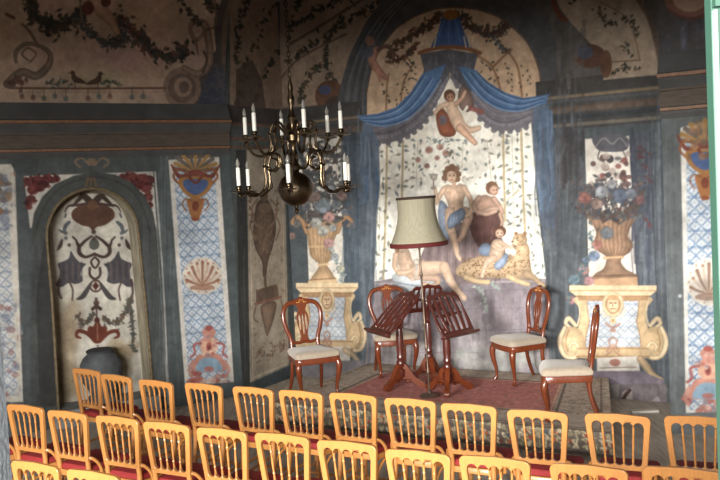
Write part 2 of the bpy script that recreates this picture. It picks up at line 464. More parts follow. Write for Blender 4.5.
def jar_ornament(c, x, y, k=1.):
    """red and blue urn-like ornament, y is its base"""
    R1, R2, PK = (176, 88, 80), (206, 140, 122), (222, 184, 168)
    for i in range(16):
        c.ell(x + rng.uniform(-20, 20) * k, y - rng.uniform(0, 13) * k, rng.uniform(2.5, 5) * k, rng.uniform(2, 3.5) * k, rng.choice([R1, R2, PK, (196, 108, 96), (150, 140, 150)]), .8)
    c.poly([(x - 16 * k, y - 12 * k), (x + 16 * k, y - 12 * k), (x + 15 * k, y - 22 * k), (x + 9 * k, y - 29 * k), (x - 9 * k, y - 29 * k), (x - 15 * k, y - 22 * k)], R2, smooth=True)
    c.poly([(x - 12 * k, y - 12 * k), (x + 12 * k, y - 12 * k), (x + 11 * k, y - 20 * k), (x + 5 * k, y - 25 * k), (x - 5 * k, y - 25 * k), (x - 11 * k, y - 20 * k)], (140, 172, 196), smooth=True)
    c.ell(x, y - 14 * k, 5 * k, 2.6 * k, (196, 116, 108), .9)
    c.ell(x, y - 36 * k, 9 * k, 8 * k, (222, 168, 140)); c.ell(x, y - 36 * k, 3 * k, 4.5 * k, R1); c.ell(x, y - 36 * k, 1.5 * k, 2.6 * k, (120, 60, 56))
    c.poly([(x - 9 * k, y - 42 * k), (x + 9 * k, y - 42 * k), (x + 5 * k, y - 46 * k), (x + 7 * k, y - 51 * k), (x + 3 * k, y - 56 * k), (x - 3 * k, y - 56 * k), (x - 7 * k, y - 51 * k), (x - 5 * k, y - 46 * k)], R2, smooth=True)
    for i in range(14): c.ell(x + rng.uniform(-10, 10) * k, y - rng.uniform(28, 54) * k, 2 * k, 1.6 * k, rng.choice([R1, PK, (150, 130, 140), (232, 206, 180)]), .7)
    c.ell(x, y - 55 * k, 4 * k, 2.6 * k, R1)
    for s_ in (-1, 1):
        c.stroke([(x + s_ * 8 * k, y - 40 * k), (x + s_ * 15 * k, y - 38 * k), (x + s_ * 14 * k, y - 30 * k), (x + s_ * 18 * k, y - 26 * k)], 2.6 * k, R1, .85)
        c.stroke([(x + s_ * 16 * k, y - 22 * k), (x + s_ * 20 * k, y - 14 * k), (x + s_ * 17 * k, y - 6 * k)], 3 * k, R2, .85)

# ---------------- niche wall
cw = Canvas(P1, W1T, W1N, 0, 3.02, 0, ZC, .0095, cove, GREY, 3)
def paint_left():
    c = cw; rng.seed(21)
    c.streaks([(-5, 170), (240, 420)], GREY, 260, 2.2, .3)
    # vault field above the cornice
    V = (198, 166, 140)
    c.hline(3.43, -.1, 3.1, 1.4, V)
    for _ in range(60): c.ell(rng.uniform(0, 235), rng.uniform(0, 100), rng.uniform(8, 22), rng.uniform(5, 14), [v * rng.uniform(.88, 1.1) for v in (202, 164, 140)], .25, soft=10)
    c.poly([(168, 110), (200, 105), (240, 108), (240, -20), (232, -20), (214, 20), (216, 50), (206, 66), (196, 84)], (86, 78, 76), smooth=False)
    c.poly([(198, 106), (232, 106), (228, 72), (216, 66), (206, 76)], (70, 76, 96), .9)
    for _ in range(26): c.stroke([(rng.uniform(200, 232), rng.uniform(62, 104)), (rng.uniform(200, 232), rng.uniform(62, 104))], 1, (112, 100, 92), .5)
    SC = (150, 122, 104)
    c.ell(182, 88, 19, 21, SC); c.ell(182, 88, 14, 15, (120, 98, 86)); c.ell(183, 87, 9, 10, (164, 134, 114)); c.ell(184, 87, 5, 6, (112, 92, 82))
    c.stroke([(184, 68), (198, 74), (208, 66), (210, 52), (208, 36), (204, 24), (194, 22), (190, 30), (196, 40), (203, 34)], [6, 7, 8, 8, 8, 7, 5, 4, 4, 3], SC, .95, shade=.35)
    c.stroke([(203, 72), (207, 60), (204, 52)], 3, (104, 84, 74)); c.stroke([(196, 40), (198, 54)], 1.5, (104, 84, 74))
    for pth in ([(178, 0), (190, 12), (198, 22)], [(206, 0), (214, 8)]): c.garland(pth, 10, 26, DLEAF, 6)
    c.stroke([(236, -4), (228, 20), (226, 60)], 10, (128, 104, 86), .8)
    # long rail with birds and leaves
    c.stroke([(10, 88), (80, 88.5), (165, 88)], 2.2, (116, 88, 72)); c.stroke([(18, 92), (162, 92)], 1, (146, 116, 96), .7)
    c.poly([(20, 92), (166, 92), (168, 104), (18, 104)], (186, 162, 138), .6)
    c.garland([(48, 84), (60, 82), (70, 86)], 8, 22, LEAF, 5); c.garland([(100, 84), (112, 82), (120, 86)], 7, 18, LEAF, 5)
    for x in range(22, 165, 11):
        if rng.random() < .75: c.ell(x, 97 + rng.uniform(-1, 2), 2.6, 2.8, rng.choice([(104, 112, 112), (128, 84, 74), (96, 104, 84)]), .8); c.stroke([(x, 90), (x, 96)], .7, (90, 76, 66), .8)
    for bx, by, d in ((78, 80, 1), (95, 81, -1)):
        c.stroke([(bx - 3 * d, by + 2), (bx - 3 * d, by + 8)], .8, (84, 60, 50))
        c.stroke([(bx - 5 * d, by - 6), (bx - 3 * d, by - 1), (bx + 2 * d, by + 1), (bx + 8 * d, by + 3)], [3.4, 6, 5, 1.4], (92, 66, 54)); c.ell(bx - 5.4 * d, by - 7.4, 2.3, 2.1, (92, 66, 54)); c.leaf(bx - 8.6 * d, by - 7, 3, 1.2, 0, (92, 66, 54))
    # left scroll
    c.stroke([(8, 84), (22, 72), (36, 76), (48, 66), (50, 54), (40, 46), (26, 44), (16, 52), (16, 62)], [9, 8, 8, 7, 5, 4, 4, 4, 3], (124, 104, 88), .95, shade=.3)
    c.stroke([(38, 46), (30, 32), (22, 24)], [3, 3, 2], (124, 104, 88)); c.stroke([(28, 60), (22, 54), (28, 48), (36, 54), (30, 62)], 2, (124, 104, 88))
    c.garland([(10, 84), (20, 80)], 14, 24, [(96, 66, 58), (110, 82, 70)], 7)
    # garlands with a hanging figure
    c.garland([(28, -6), (34, 14), (48, 26), (64, 26), (78, 14)], 19, 260, DLEAF, 7)
    c.garland([(78, 18), (92, 34), (110, 44), (124, 40), (120, 22)], 14, 170, [(84, 92, 96), (70, 72, 72), (98, 88, 76)], 6)
    c.garland([(120, 18), (136, 34), (152, 50), (172, 58), (186, 50)], 17, 260, DLEAF + [(120, 72, 64), (84, 80, 88)], 6.5)
    c.stroke([(92, -6), (100, 8), (112, 22), (117, 32)], [12, 13, 9, 6], (206, 158, 128), .95, shade=.3); c.ell(106, 2, 5, 5, (110, 66, 52)); c.ell(88, 8, 6, 7, (116, 58, 50), .9)
    c.stroke([(80, -4), (82, 22)], 2, (128, 110, 92)); c.stroke([(6, 14), (14, 18)], 3, BROWN, .8)
    c.stroke([(214, -4), (216, 24), (206, 30)], 2, (120, 98, 82))
    # dark band over the cornice is real moulding; frieze below it
    c.hline(2.86, -.1, 3.1, .06, (70, 76, 76))
    for s_ in (-1, 1): c.stroke([(92 + s_ * 3, 165), (92 + s_ * 10, 158), (92 + s_ * 17, 162), (92 + s_ * 12, 167)], 2, (150, 122, 92), .8)
    c.ell(92, 162, 5, 4, (150, 122, 92), .8)
    # panel at the left edge
    c.poly([(-30, 166), (11, 164), (15, 172), (23, 402), (-30, 402)], (206, 200, 186)); c.poly([(-30, 176), (7, 175), (18, 396), (-30, 398)], (200, 200, 198), fn=tilefn((206, 206, 202), (136, 150, 170)))
    for _ in range(60): c.ell(rng.uniform(-20, 14), rng.uniform(172, 230), rng.uniform(2, 6), rng.uniform(2, 5), rng.choice([(150, 96, 60), (112, 88, 80), (160, 126, 92), (110, 120, 140)]), .6)
    for _ in range(50): c.ell(rng.uniform(-10, 21), rng.uniform(300, 400), rng.uniform(2, 5), rng.uniform(2, 4), rng.choice([(150, 92, 88), (120, 130, 150), (200, 190, 176)]), .5)
    c.stroke([(12, 168), (22, 400)], 1.5, (214, 208, 196)); c.poly([(16, 168), (26, 168), (36, 405), (26, 405)], (82, 90, 92), .9)
    # surround of the niche
    c.poly([(24, 176), (153, 171.5), (169, 404), (160, 404), (157, 230), (30, 228)], (206, 200, 190))
    for (sx, sg) in ((30, 1), (149, -1)):
        for (dx, dy, r) in ((0, 5, 6), (8, 4, 6.5), (17, 2, 6), (26, 2, 4.5), (3, 13, 6), (10, 11, 5), (1, 22, 5), (-1, 30, 3.5), (16, 8, 3.6)):
            c.ell(sx + sg * dx, 176 + dy + (1 if sg > 0 else -1), r, r * .8, rng.choice([(104, 40, 40), (120, 50, 46), (88, 36, 38)]), .9)
            for _ in range(5): c.leaf(sx + sg * dx + rng.uniform(-r, r), 176 + dy + rng.uniform(-r, r), 6, 3, rng.random() * 3, rng.choice([(84, 34, 36), (128, 58, 52), (72, 34, 38)]), .85)
    c.poly([(30, 408), (31, 232), (34, 213), (42, 197), (55, 184), (74, 175.5), (95, 172), (115, 174.5), (131, 182), (145, 196), (153, 212), (157, 232), (168, 408)], (78, 82, 81))
    c.streaks([(32, 230), (46, 400)], (70, 74, 74), 40, 2, .4); c.streaks([(140, 230), (166, 400)], (92, 100, 102), 40, 2, .4)
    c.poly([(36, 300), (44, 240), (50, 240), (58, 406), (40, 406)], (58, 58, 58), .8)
    c.stroke([(36, 230), (46, 204), (64, 186), (95, 177), (126, 186), (142, 206), (150, 232)], 2, (66, 68, 68), .8)
    for s_ in (-1, 0, 1): c.stroke([(91 + s_ * 3, 178), (91 + s_ * 5, 186)], 2, (132, 98, 60), .8)
    c.stroke([(155, 172), (163, 280), (169, 404)], 1.6, (206, 204, 196))
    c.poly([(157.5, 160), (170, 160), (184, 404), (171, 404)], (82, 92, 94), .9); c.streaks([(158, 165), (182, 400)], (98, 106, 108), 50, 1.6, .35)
    # pilaster with tiles, shell and jar
    c.poly([(168.5, 160), (219, 157), (234, 382), (185, 386)], (220, 214, 204))
    c.poly([(173, 162), (214, 160), (229, 378), (189, 382)], (200, 206, 212), fn=tilefn((208, 216, 224), (116, 142, 172)))
    top_ornament(c, 195.5, 153, 1.0)
    shell(c, 202.5, 276, 20, 18.5, (224, 210, 192), (160, 104, 78), (206, 172, 146))
    jar_ornament(c, 209, 383, 1.0)
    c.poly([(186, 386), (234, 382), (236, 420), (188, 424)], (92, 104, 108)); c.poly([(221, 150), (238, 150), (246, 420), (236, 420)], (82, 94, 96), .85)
paint_left()
NU0, NU1 = None, None
OPEN = [(58, 402), (52, 300), (47, 240), (49, 222), (56, 207), (68, 196), (82, 190), (92, 188.5), (104, 190), (118, 196), (129, 206), (136, 220), (139, 238), (147, 320), (154, 402)]
OPU = cw.uz(spline(OPEN, 4))[0]              # outline of the niche in metres on the wall
OPU = [tuple(p) for p in OPU]
OPU[0] = (OPU[0][0], .18); OPU[-1] = (OPU[-1][0], .18)
def inside(U, Z, poly):
    ins = np.zeros(U.shape, bool); n = len(poly)
    for i in range(n):
        x0, y0 = poly[i]; x1, y1 = poly[(i + 1) % n]
        if y0 != y1: ins ^= ((y0 > Z) != (y1 > Z)) & (U < (x1 - x0) * (Z - y0) / (y1 - y0) + x0)
    return ins
cw.hole = lambda U, Z: inside(U, Z, OPU)
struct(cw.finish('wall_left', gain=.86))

ND = .34
cn = Canvas(P1, W1T, W1N, min(p[0] for p in OPU) - .05, max(p[0] for p in OPU) + .05, .1, max(p[1] for p in OPU) + .05, .0095, lambda z: np.zeros_like(np.asarray(z, float)) - ND, (214, 208, 194), 9)
def paint_niche():
    c = cn; rng.seed(5)
    for _ in range(50): c.ell(rng.uniform(40, 150), rng.uniform(190, 400), rng.uniform(6, 16), rng.uniform(6, 18), rng.choice([(222, 216, 200), (204, 196, 178), (196, 190, 176)]), .3, soft=8)
    for _ in range(24): c.ell(rng.uniform(52, 78), rng.uniform(310, 410), rng.uniform(4, 12), rng.uniform(8, 20), rng.choice([(186, 164, 124), (150, 124, 92), (172, 150, 116)]), .35, soft=8)
    for _ in range(20): c.ell(rng.uniform(110, 135), rng.uniform(342, 372), rng.uniform(3, 9), rng.uniform(3, 8), (168, 144, 108), .3, soft=5)
    D = (84, 62, 58); B = (98, 104, 112)
    def X(y): return 92.5 + .037 * (y - 200)
    def sym(pts, w, col, **k):
        c.stroke([(X(y) + dx, y) for dx, y in pts], w, col, **k); c.stroke([(X(y) - dx, y) for dx, y in pts], w, col, **k)
    def dot(dx, y, r, col=D):
        for s_ in ((-1, 1) if dx else (1,)): c.ell(X(y) + s_ * dx, y, r, r, col, .9)
    # dark bead border
    c.stroke([(57, 400), (48, 240), (51, 220), (60, 207), (74, 196), (92, 192), (110, 195), (124, 204), (133, 218), (137, 238), (150, 400)], 3.2, (110, 96, 74), .9)
    sym([(0, 203), (8, 196), (14, 200), (20, 206)], [5, 5, 4, 2], (76, 58, 50)); sym([(0, 206), (7, 199), (12, 194)], [4, 4, 2], (76, 58, 50)); sym([(4, 204), (14, 205), (24, 206), (28, 212)], [4, 3, 2, 1], D)
    c.poly([(X(214) + x, y) for x, y in ((-20, 210), (-10, 205), (0, 208), (10, 205), (20, 210), (21, 218), (12, 225), (4, 227), (0, 231), (-4, 227), (-12, 225), (-21, 218))], (104, 70, 56), smooth=True)
    dot(0, 205, 5, (124, 84, 60)); dot(0, 232, 2.4)
    sym([(24, 222), (28, 226), (30, 232), (34, 230)], [3, 4, 3, 1.5], B); sym([(28, 217), (27, 214)], 2, B); dot(28, 233, 2, B); dot(28, 238, 1.8, B); dot(25, 245, 1.8, D); sym([(32, 240), (34, 246), (37, 250)], [2, 4, 1], D)
    sym([(2, 236), (9, 241), (15, 246), (18, 240)], [2, 3, 3.4, 2], D); sym([(15, 246), (15, 253), (9, 257), (0, 254)], [4, 4, 3, 3], D); sym([(18, 240), (21, 237)], 2, D)
    c.poly([(X(244) + x, y) for x, y in ((0, 236), (5, 243), (4, 248), (0, 250), (-4, 248), (-5, 243))], (96, 98, 90), smooth=True); dot(0, 239, 1.6)
    for s_ in (-1, 1):     # blue grey draperies
        c.poly([(X(262) + s_ * x, y) for x, y in ((9, 264), (15, 262), (20, 257), (24, 251), (26, 258), (31, 261), (37, 264), (35, 271), (36, 278), (39, 285), (33, 287), (26, 283), (19, 284), (12, 281), (14, 274), (12, 268))], (84, 80, 86), smooth=True)
        for q in range(8): c.stroke([(X(262) + s_ * (13 + q * 3), 262 + (q % 3)), (X(272) + s_ * (13 + q * 3.1), 279)], 1.2, (120, 102, 96) if q % 2 else (66, 64, 72), .6)
        c.stroke([(X(282) + s_ * 26, 282), (X(288) + s_ * 23, 290), (X(300) + s_ * 24, 300)], 1.8, D, .9); c.stroke([(X(282) + s_ * 36, 280), (X(288) + s_ * 37, 292), (X(300) + s_ * 35, 298)], 2.6, D, .8)
    c.stroke([(X(264), 257), (X(268) + 4, 262), (X(268), 268), (X(268) - 4, 262), (X(264), 257)], 2.2, D); c.stroke([(X(264) - 5, 268), (X(268) - 5, 275), (X(268), 279), (X(268) + 5, 275), (X(264) + 5, 268)], 2.6, D)
    c.ell(X(286), 286, 6.5, 6.5, D); c.ell(X(286), 286, 4.6, 4.6, (206, 196, 180)); c.poly([(X(286), 281.5), (X(286) + 3.5, 286), (X(286), 290.5), (X(286) - 3.5, 286)], (88, 44, 40))
    sym([(5, 284), (10, 292), (14, 297), (19, 299)], [3, 5, 5, 2], (80, 76, 76)); dot(0, 299, 1.6)
    dot(0, 303, 3, (84, 60, 52)); sym([(0, 306), (4, 309)], 3.5, (84, 60, 52)); c.stroke([(X(306), 304), (X(316), 322)], 1.6, D)
    c.garland([(X(316) - 20, 316), (X(316) - 12, 324), (X(316) - 4, 314)], 7, 50, [(92, 84, 74), (110, 82, 68), (84, 88, 84)], 5)
    c.garland([(X(316) + 8, 318), (X(316) + 18, 324), (X(316) + 30, 312), (X(316) + 34, 300)], 8, 90, [(92, 84, 74), (106, 84, 70), (84, 88, 84)], 5); c.garland([(X(316) + 32, 300), (X(320) + 35, 322), (X(330) + 37, 350)], 6, 70, [(96, 90, 80), (84, 88, 84)], 5)
    R = (118, 56, 40)
    c.poly([(X(330) + x, y) for x, y in ((0, 318), (4, 326), (8, 326), (10, 331), (7, 338), (3, 343), (-3, 343), (-7, 338), (-10, 331), (-8, 326), (-4, 326))], R, smooth=True)
    sym([(3, 340), (11, 333), (19, 331), (21, 336), (17, 338)], [4, 4, 4, 3, 2], R); c.stroke([(X(330), 322), (X(338), 340)], 1.2, (168, 110, 86)); dot(0, 320, 3, (90, 46, 40)); dot(0, 346, 1)
paint_niche()
struct(cn.finish('wall_niche', gain=.88))

# ---------------- left cheek of the alcove
cj = Canvas(P1, n2, t2, 0, DEP + .003, 0, ZC, .0095, None, (84, 92, 92), 13)
def paint_jamb():
    c = cj; rng.seed(9)
    c.poly([(230, -30), (292, -30), (292, 112), (230, 118)], (150, 126, 106))
    for p in ([(280, -5), (262, 30), (244, 70), (238, 104)], [(292, 30), (272, 60), (256, 100)], [(246, -5), (240, 30), (236, 60)]): c.garland(p, 8, 50, DLEAF, 6)
    c.poly([(236, 70), (252, 60), (262, 80), (266, 112), (236, 116)], (84, 70, 62), .8)
    for z in (2.93, 3.03, 3.2): c.hline(z, 0, DEP, .035, (120, 86, 66), .8)
    c.hline(3.24, 0, DEP, .2, (74, 68, 66))
    c.poly([(236, 150), (247, 150), (251, 396), (240, 400)], (58, 60, 60)); c.streaks([(236, 160), (250, 395)], (70, 74, 74), 20, 1.5, .4)
    c.poly([(246.5, 150), (284, 148), (289, 365), (250, 382.5)], (156, 144, 126)); c.stroke([(249, 152), (253, 378)], 1, (190, 176, 156)); c.stroke([(281.5, 150), (286, 364)], 1, (186, 172, 152)); c.stroke([(253, 378), (286, 364)], 1, (190, 176, 156))
    G = (104, 84, 70); H = (128, 104, 86)
    c.poly([(256, 206), (260, 200), (266, 198), (270, 204), (274, 214), (276, 228), (273, 246), (268, 262), (266, 276), (263, 276), (262, 262), (256, 250), (253, 236), (254, 220)], G, smooth=True, shade=.3)
    for k in range(26): c.stroke([(rng.uniform(255, 274), rng.uniform(208, 256)), (rng.uniform(257, 272), rng.uniform(212, 262))], .9, rng.choice([(146, 122, 100), (84, 66, 56), (134, 108, 90)]), .6)
    c.ell(264, 196, 4, 6, G); c.ell(265, 208, 7, 5, H, .8); c.stroke([(257, 200), (252, 208), (254, 222), (262, 228)], 3, H, .9); c.stroke([(271, 200), (277, 208), (274, 222), (266, 230)], 3, H, .9); c.stroke([(254, 214), (250, 226), (256, 240)], 2.4, H); c.stroke([(275, 214), (280, 226), (276, 240)], 2.4, H)
    for q in range(5): c.stroke([(258 + q * 3.4, 216), (260 + q * 2.2, 250)], 1, H, .7)
    c.garland([(252, 192), (250, 206), (252, 222)], 4, 22, [G, H], 4); c.garland([(278, 186), (277, 210)], 3, 14, [G, H], 4)
    c.poly([(256, 290), (277, 284), (279, 296), (256, 304)], G); c.stroke([(255, 304), (281, 297)], 3, (132, 92, 76)); c.stroke([(265, 278), (266, 290)], 4, G)
    c.poly([(261, 306), (276, 302), (274, 318), (270, 330), (267, 336), (264, 326)], H, smooth=True, shade=.3); c.stroke([(262, 306), (264, 322)], 1, G); c.stroke([(256, 306), (254, 318), (258, 322)], 2, G, .8); c.stroke([(281, 300), (283, 312), (280, 316)], 2, G, .8)
    c.garland([(256, 364), (260, 350), (270, 356), (280, 344), (284, 352)], 9, 60, [G, H, (140, 118, 98)], 4); c.garland([(255, 250), (254, 300), (256, 350)], 2.5, 20, [H], 3, .6); c.garland([(281, 240), (284, 340)], 2.5, 20, [H], 3, .6)
    c.poly([(249, 384), (290, 366), (292, 410), (250, 420)], (64, 74, 78))
    c.poly([(285.5, 140), (293, 140), (293, 370), (290, 368)], (70, 78, 80), .9)
paint_jamb()
struct(cj.finish('wall_alcove_left'))
# ---------------- mural wall at the back of the alcove
cb = Canvas(B0, t2, -n2, S_L, S_R + .003, 0, ZC, .0095, None, (82, 90, 93), 17)
def pedestal(c, x, y, w, k, hx):
    """painted pedestal: x,y top middle, w half width of the slab, k vertical scale"""
    OC, OL, OD = (212, 180, 134), (228, 202, 160), (160, 118, 80)
    h = hx
    body = [(-.80, 11), (-.78, 22), (-.74, 30), (-.80, 42), (-.92, 50), (-.98, 62), (-.9, 72), (.9, 72), (.98, 62), (.92, 50), (.80, 42), (.74, 30), (.78, 22), (.80, 11)]
    c.poly([(x + a * w, y + b * k) for a, b in body], OC, smooth=True)
    inn = [(-.60, 15), (-.58, 26), (-.54, 36), (-.62, 50), (-.64, 62), (.64, 62), (.62, 50), (.54, 36), (.58, 26), (.60, 15)]
    c.poly([(x + a * w, y + b * k) for a, b in inn], (200, 206, 212), fn=tilefn((206, 208, 208), (150, 166, 186), .085, .3, 8))
    c.stroke([(x + a * w, y + b * k) for a, b in inn + inn[:1]], 1.2, OD, .7, sm=False)
    for s_ in (-1, 1):       # side scrolls
        sx = x + s_ * .97 * w
        c.stroke([(x + s_ * .86 * w, y + 40 * k), (sx + s_ * 2 * h, y + 33 * k), (sx + s_ * 5 * h, y + 38 * k), (sx, y + 42 * k)], [4 * k, 5 * k, 4 * k, 3 * k], OL, .95, shade=.3)
        c.ell(sx - s_ * 1, y + 58 * k, .30 * w, 17 * k, OC, shade=.15)
        c.stroke([(sx + s_ * 6 * h, y + 42 * k), (sx + s_ * 11 * h, y + 56 * k), (sx + s_ * 6 * h, y + 70 * k), (sx - s_ * 4 * h, y + 72 * k), (sx - s_ * 8 * h, y + 64 * k), (sx - s_ * 4 * h, y + 57 * k), (sx + s_ * 1 * h, y + 60 * k), (sx, y + 65 * k)], [4 * k, 5.5 * k, 5 * k, 4 * k, 4 * k, 3 * k, 2.5 * k, 2 * k], OL, .95, shade=.35)
        c.stroke([(sx + s_ * 2 * h, y + 44 * k), (sx + s_ * 5 * h, y + 56 * k), (sx + s_ * 3 * h, y + 66 * k)], 1.3, OD, .7)
        c.stroke([(x + s_ * .82 * w, y + 12 * k), (x + s_ * .76 * w, y + 28 * k), (x + s_ * .82 * w, y + 40 * k)], 1.6, OL, .9)
    c.poly([(x - .82 * w, y + 62 * k), (x + .82 * w, y + 62 * k), (x + .84 * w, y + 71 * k), (x - .84 * w, y + 71 * k)], OC); c.stroke([(x - .8 * w, y + 63 * k), (x + .8 * w, y + 63 * k)], 1.4, OD, .7); c.stroke([(x - .84 * w, y + 71 * k), (x + .84 * w, y + 71 * k)], 1.6, OD, .7)
    c.poly([(x - .84 * w, y + 9 * k), (x + .84 * w, y + 9 * k), (x + .80 * w, y + 15 * k), (x - .80 * w, y + 15 * k)], OD, .7)
    c.poly([(x - w, y), (x + w, y), (x + w, y + 5 * k), (x + .95 * w, y + 7 * k), (x + .85 * w, y + 10.5 * k), (x - .85 * w, y + 10.5 * k), (x - .95 * w, y + 7 * k), (x - w, y + 5 * k)], OL)
    c.stroke([(x - w, y + 5.2 * k), (x + w, y + 5.2 * k)], 1.2, (182, 142, 98), .8); c.stroke([(x - .85 * w, y + 10.5 * k), (x + .85 * w, y + 10.5 * k)], 1.2, OD, .8)
    # mask medallion and drops
    c.ell(x, y + 19 * k, 11 * h, 13 * k, OL, shade=.25); c.ell(x, y + 19 * k, 8 * h, 9.5 * k, OD, .8); c.ell(x, y + 19 * k, 6 * h, 8 * k, (226, 192, 150), shade=.2)
    for s_ in (-1, 1): c.ell(x + s_ * 2.3 * h, y + 17.5 * k, 1.1 * h, .8 * k, (104, 72, 52)); c.stroke([(x + s_ * 4 * h, y + 28 * k), (x + s_ * 9 * h, y + 31 * k), (x + s_ * 12 * h, y + 24 * k)], 1.5, OL, .8)
    c.stroke([(x, y + 17 * k), (x - .4, y + 21 * k)], 1, (150, 110, 80)); c.stroke([(x - 2 * h, y + 23.3 * k), (x + 2 * h, y + 23.3 * k)], .9, (130, 80, 64))
    c.ell(x, y + 12 * k, 6 * h, 3 * k, (190, 146, 100), .8)
    RD = (172, 124, 104)
    c.ell(x, y + 35 * k, 3.6 * h, 4 * k, OL, shade=.3); c.ell(x, y + 35 * k, 1.8 * h, 2 * k, OD, .7)
    c.stroke([(x - 7 * h, y + 38 * k), (x, y + 42 * k), (x + 7 * h, y + 38 * k)], 2.4, RD, .8); c.ell(x, y + 45 * k, 3 * h, 2 * k, RD, .8)
    for s_ in (-1, 1):
        c.stroke([(x, y + 52 * k), (x + s_ * 4 * h, y + 55 * k), (x + s_ * 3 * h, y + 60 * k), (x + s_ * 6 * h, y + 66 * k)], 2, RD, .75)
        c.stroke([(x + s_ * 2 * h, y + 66 * k), (x + s_ * 7 * h, y + 70 * k)], 2, RD, .75)
    c.ell(x, y + 62 * k, 2.4 * h, 4 * k, (190, 142, 116), .8)
def paint_back():
    c = cb; rng.seed(33)
    c.streaks([(288, 110), (668, 400)], (87, 95, 98), 420, 3, .3)
    # ---- vault zone above the bays
    c.poly([(280, -30), (680, -30), (680, 78), (545, 104), (366, 124), (280, 122)], (90, 86, 82))
    c.streaks([(290, 0), (670, 100)], (98, 92, 86), 120, 4, .3)
    c.poly([(280, -30), (398, -30), (386, -4), (366, 22), (350, 54), (341, 84), (336, 104), (280, 108)], (160, 136, 114))
    for p, w, n in (([(288, 62), (310, 46), (340, 26), (372, 6), (392, -8)], 8, 110), ([(292, 26), (320, 10), (350, -8)], 8, 70), ([(352, 2), (330, 36), (326, 62), (334, 86)], 7, 90), ([(300, 104), (304, 86), (318, 66)], 7, 50), ([(288, 40), (296, 10), (306, -10)], 6, 40)): c.garland(p, w, n, DLEAF, 5.5)
    c.stroke([(290, 44), (330, 20), (370, -6)], 3, (96, 76, 64), .8); c.stroke([(280, 80), (300, 58), (346, 34)], 2.4, (96, 76, 64), .7)
    c.ell(330, 96, 15, 16, (96, 64, 48), .9); c.ell(325, 90, 6, 5, (68, 80, 116), .9); c.ell(336, 104, 10, 8, (72, 60, 54), .8)
    # great arch
    c.poly([(336, 110), (341, 84), (350, 54), (366, 22), (386, -4), (398, -24), (470, -24), (520, -14), (548, 20), (562, 60), (566, 100), (540, 100), (370, 118)], (84, 85, 88))
    for k in range(7):
        f = k / 6; c.stroke([(342 + 24 * f, 106 + 8 * f), (347 + 22 * f, 78), (358 + 18 * f, 48), (374 + 16 * f, 22), (396 + 12 * f, 0)], 1.6, (112, 114, 120) if k % 2 else (62, 64, 68), .6)
    # lunette
    L = [(367, 118), (367, 92), (372, 68), (382, 46), (396, 29), (414, 17), (434, 9.5), (455, 7.5), (478, 10), (498, 17), (514, 29), (526, 41), (535, 58), (540, 76), (541, 104), (470, 110)]
    LUN = (206, 172, 138)
    c.poly(L, LUN); c.stroke(L[1:-1], 1.6, (120, 92, 72), .8)
    for p, w, n in (([(390, 56), (400, 44), (414, 34), (428, 26), (440, 14)], 10, 150), ([(394, 62), (408, 54), (416, 44)], 8, 60)): c.garland(p, w, n, [(92, 60, 44), (110, 78, 56), (76, 66, 52), (84, 48, 40)], 5.5)
    c.garland([(462, 18), (474, 28), (490, 34), (508, 26)], 11, 170, [(78, 70, 60), (100, 78, 64), (84, 58, 48)], 6); c.garland([(492, 36), (502, 48), (510, 52)], 7, 40, [(90, 96, 100), (76, 70, 66)], 5)
    for pth in ([(386, 112), (387, 86), (389, 74)], [(401, 106), (403, 84), (412, 66)]): c.stroke(pth, 2, (146, 104, 72), .8)
    for pth in ([(474, 54), (490, 64), (497, 78), (502, 96)], [(510, 54), (518, 68), (522, 96)], [(510, 50), (494, 66)]): c.stroke(pth, 2.4, (148, 104, 70), .85)
    for (x0, y0, x1, y1) in ((382, 80, 408, 108), (404, 60, 416, 80), (480, 60, 500, 92), (504, 62, 532, 96)):
        for _ in range(20): c.leaf(rng.uniform(x0, x1), rng.uniform(y0, y1), 3.6, 2, rng.random() * 3, rng.choice(DLEAF), .85)
    # figure on the arch
    c.stroke([(376, 50), (372, 60), (378, 70), (386, 78)], [8, 10, 8, 5], (176, 120, 100), .9, shade=.3); c.stroke([(374, 64), (378, 74), (380, 80)], 4, (186, 130, 106), .9); c.ell(370, 41, 4.4, 5, (150, 106, 88)); c.ell(366, 52, 8, 6, (84, 92, 108), .8); c.stroke([(378, 50), (388, 46), (394, 56)], 4, (110, 76, 66), .8)
    # ---- painted cornice of both bays
    for ua, ub in ((S_L, 0.12), (2.32, S_R)):
        c.hline(2.9, ua, ub, .54, (76, 76, 76)); c.hline(2.93, ua, ub, .035, (120, 112, 100)); c.hline(3.0, ua, ub, .05, (62, 66, 70)); c.hline(3.08, ua, ub, .07, (96, 80, 70)); c.hline(3.19, ua, ub, .03, (84, 86, 88)); c.hline(3.235, ua, ub, .03, (130, 112, 88)); c.hline(3.28, ua, ub, .16, (70, 68, 66))
        for k in range(40): x = rng.uniform(ua, ub); c.hline(3.08, x, x + rng.uniform(.03, .1), .05, (110, 96, 84), .5)
    # ---- cream field with vines
    F = [(368, 128), (380, 180), (376, 240), (372, 300), (548, 296), (545, 270), (537, 200), (533, 150), (531, 118), (500, 120), (476, 110), (452, 78), (446, 82), (436, 104), (420, 122), (400, 138)]
    c.poly(F, (255, 250, 236))
    for _ in range(70): c.ell(rng.uniform(380, 535), rng.uniform(120, 290), rng.uniform(5, 15), rng.uniform(5, 15), rng.choice([(255, 255, 244), (246, 238, 222), (250, 242, 220)]), .35, soft=8)
    for pth in ([(387, 140), (386, 200), (383, 290)], [(403, 142), (402, 200)], [(503, 130), (505, 220)], [(521, 126), (523, 190), (527, 270)]): c.stroke(pth, 2.6, (198, 172, 124), .8)
    VL = [(128, 138, 132), (108, 122, 124), (140, 138, 120), (118, 122, 108)]
